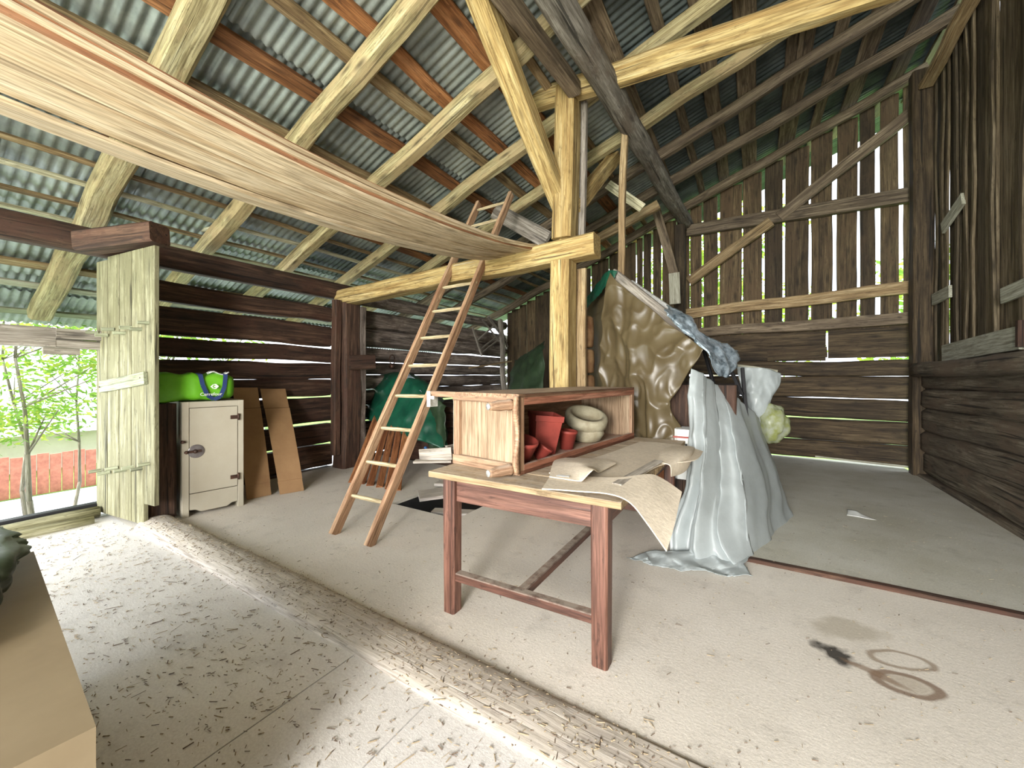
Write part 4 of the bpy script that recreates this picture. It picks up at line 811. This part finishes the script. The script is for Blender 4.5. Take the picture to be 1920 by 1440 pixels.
# ================================================================ FOREGROUND BOX WITH TARP
fbx = empty('storage_box', (-1.75, -.2, 0), 'large cream coloured box in the lower left foreground', 'box')
m_ = MB(); q_ = [(-1.12, .24), (-2.45, .35), (-2.53, -.62), (-1.20, -.73)]
m_.add([(a, b2, 0) for a, b2 in q_]+[(a, b2, .6) for a, b2 in q_], [[0, 1, 2, 3], [7, 6, 5, 4], [0, 4, 5, 1], [1, 5, 6, 2], [2, 6, 7, 3], [3, 7, 4, 0]], [(0, 0, 0)]*8, .5); m_.build('body', 'cream_board', fbx)
tp = [[onz(-260, 960, .66), onz(-60, 955, .68), onz(10, 985, .69), onz(66, 1018, .66)], [onz(-260, 1080, .66), onz(-80, 1080, .68), onz(0, 1080, .68), onz(46, 1055, .655)], [onz(-260, 1300, .63), onz(-100, 1230, .64), onz(-30, 1190, .63), onz(16, 1100, .63)]]
MB().grid(sheet(tp, .02, 6, 2, .02), 40, 24, thick=.004).build('tarpaulin', 'tarp_dark', label='dark green tarpaulin lying on the cream box at the left edge', cat='tarpaulin')
# ================================================================ SMALL THINGS ON THE FLOOR
m_ = MB(); m_.grid(sheet([[G(1590, 955, .03), G(1605, 958, .05), G(1612, 963, .03)], [G(1588, 966, .025), G(1610, 970, .03), G(1643, 975, .025)]], .01, 12, 2), 12, 6, thick=.002); m_.build('paper_scrap', 'white_print', label='small white scrap on the back floor near the right wall', cat='scrap')
m_ = MB(); R2 = random.Random(3)
def chip(x_, y_, z_, L_, W_, mi):
    a = R2.uniform(0, math.pi) if R2.random() < .4 else R2.gauss(.25, .5)
    d = Vector((math.cos(a), math.sin(a), R2.uniform(-.1, .25)))*L_/2; p = Vector((x_, y_, z_)); s_ = Vector((-math.sin(a), math.cos(a), 0))*W_/2; h_ = Vector((0, 0, W_*.6))
    m_.add([p-d-s_, p-d+s_, p-d+h_, p+d-s_, p+d+s_, p+d+h_], [[0, 1, 2], [3, 5, 4], [0, 3, 4, 1], [1, 4, 5, 2], [2, 5, 3, 0]], [(0, 0, 0)]*6, R2.random(), mi)
for i in range(5200):
    x_ = R2.uniform(-4.9, 1.2); y_ = R2.uniform(-.2, 1.18)
    chip(x_, y_, .003, R2.expovariate(90)+.004, R2.uniform(.0015, .005), 1 if R2.random() < .3 else 0)
for i in range(2200):
    x_ = R2.uniform(-4.4, .6); v_ = R2.gauss(.5, .22); v_ = min(.98, max(.02, v_)); p = sill((x_+4.45)/5.2, v_)
    chip(p[0], p[1], p[2]+.001, R2.expovariate(120)+.003, R2.uniform(.0015, .005), 1 if R2.random() < .35 else 0)
for i in range(3200):
    x_ = R2.uniform(-4.8, 1.7); y_ = 1.45+R2.random()**1.6*4; 
    if -3.2 < x_ < -2.25 and 2.75 < y_ < 3.8: continue
    chip(x_, y_, .003 if not (x_ > -.05 and y_ > 3.25) else .025, R2.expovariate(150)+.003, R2.uniform(.001, .004), 1 if R2.random() < .3 else 0)
for i in range(60):
    x_, y_ = R2.uniform(-4, .3), R2.uniform(.0, 1.15); 
    for j in range(7): chip(x_+R2.gauss(0, .018), y_+R2.gauss(0, .005), .004, .012, .0025, 1)
m_.build('chaff', ['straw', 'straw_dark'], label='scattered chaff and straw chips over the dusty floor', cat='chaff', kind='stuff')
# ================================================================ GARDEN OUTSIDE
MB().box((-60, -40, -1.9), (40, 60, -1.8)).build('ground', 'grass', kind='structure')
MB().box((-15.6, -12, -1.8), (-7.6, 14, -1.76)).build('road', 'road', kind='structure')
fe = MB(); 
for i in range(70): fe.box((-16.0, -8+i*.22, -1.8), (-15.95, -8+i*.22+.20, -.78+.02*(i % 3)), axis=2)
fe.build('board_fence', 'fence_red', label='red brown board fence beyond the road outside', cat='fence')
hs = empty('house', (-24, 2, -1.8), 'pale house with grey roof behind the garden shrub', 'house')
MB().box((-28, -4, -1.8), (-20, 10, -.4)).build('wall', 'plaster', hs)
m_ = MB(); m_.add([(-19.2, -5, -.55), (-19.2, 11, -.55), (-24, 11, 1.4), (-24, -5, 1.4), (-28.8, -5, -.55), (-28.8, 11, -.55)], [[0, 1, 2, 3], [3, 2, 5, 4], [0, 3, 4], [1, 5, 2], [0, 4, 5, 1]], [(0, 0, 0)]*6, .5); m_.build('roof', 'roof_tile', hs)
def leaves(m_, c, rad, n, size, rr, mi=(0, 1)):
    for i in range(n):
        d = Vector((rr.gauss(0, 1), rr.gauss(0, 1), rr.gauss(0, 1))); d = d.normalized()*rr.random()**.45
        p = Vector(c)+Vector((d.x*rad[0], d.y*rad[1], d.z*rad[2])); s_ = size*rr.uniform(.6, 1.3)
        a = Vector((rr.gauss(0, 1), rr.gauss(0, 1), rr.gauss(0, .5))).normalized(); b2 = a.cross(Vector((rr.gauss(0, 1), rr.gauss(0, 1), rr.gauss(0, 1)))).normalized()
        m_.add([p-a*s_, p-b2*s_*.35, p+a*s_, p+b2*s_*.35], [[0, 1, 2, 3]], [(0, 0, 0)]*4, .5, rr.choice(mi))
r5 = random.Random(5)
tr = empty('shrub', (-9.0, 1.4, -1.76), 'many stemmed leafy green shrub just outside the garden opening', 'shrub')
base = Vector((-9.0, 1.4, -1.76)); st = MB(); tips = []
for i in range(9):
    dy = -1.6+3.2*i/8+r5.uniform(-.2, .2); p = base+Vector((r5.uniform(-.4, .4), dy*.45, 0)); r_ = r5.uniform(.03, .06)
    for j in range(6):
        q = p+Vector((r5.uniform(-.15, .15), dy*.16+r5.uniform(-.1, .1), .66)); st.log(p, q, r_, r_*.8, seg=7, n=3, jit=.04); p = q; r_ *= .8
        if j > 1:
            for b_i in range(2):
                e = p+Vector((r5.uniform(-.7, .5), r5.uniform(-.8, .8), r5.uniform(.25, .7))); st.log(p, e, r_*.6, r_*.25, seg=6, n=3, jit=.04); tips.append(e)
        if j > 2: tips.append(p)
st.build('stems', 'bark', tr)
lf = MB()
for e in tips: leaves(lf, e, (.55, .6, .34), 95, .055, r5, (0, 0, 1))
lf.build('foliage', ['leaf', 'leaf_yellow'], tr)
def tree(loc, rad, h_, n, label, mi, seed):
    rr = random.Random(seed); e = empty('tree', loc, label, 'tree', 'trees around the barn'); p = Vector(loc)
    MB().log(p, p+Vector((0, 0, h_)), .14, .07, seg=8, jit=.04).build('trunk', 'bark', e)
    m_ = MB()
    for i in range(14):
        d = Vector((rr.gauss(0, .5), rr.gauss(0, .5), rr.gauss(0, .5))); leaves(m_, p+Vector((d.x*rad[0], d.y*rad[1], h_+d.z*rad[2])), (rad[0]*.5, rad[1]*.5, rad[2]*.4), n//14, .13, rr, mi)
    m_.build('foliage', ['leaf', 'leaf_yellow'], e)
tree((-12.5, -3.2, -1.8), (2.2, 2.2, 2.4), 4.6, 2600, 'green tree at the left beyond the shrub outside', (0, 1), 1)
tree((-12.6, 3.6, -1.8), (2.0, 2.2, 2.2), 4.9, 2600, 'green tree behind the shrub and close to the plank door edge', (0, 1), 2)
tree((-6, 15, -1.8), (3.2, 2, 4), 4.5, 3000, 'green tree far behind the back left corner', (0, 1), 3)
tree((-.9, 12.5, -1.8), (2.6, 1.6, 2.6), 5.5, 3600, 'yellow green tree behind the left part of the gable boards', (1, 1, 0), 4)
tree((4.6, 12, -1.8), (2.0, 1.6, 1.6), 4.6, 3000, 'yellow green tree behind the right part of the gable boards', (1, 1, 0), 5)
tree((6.5, 3.5, -1.8), (1.6, 2.6, 3.0), 5., 2400, 'green tree beyond the right wall', (0, 1), 6)
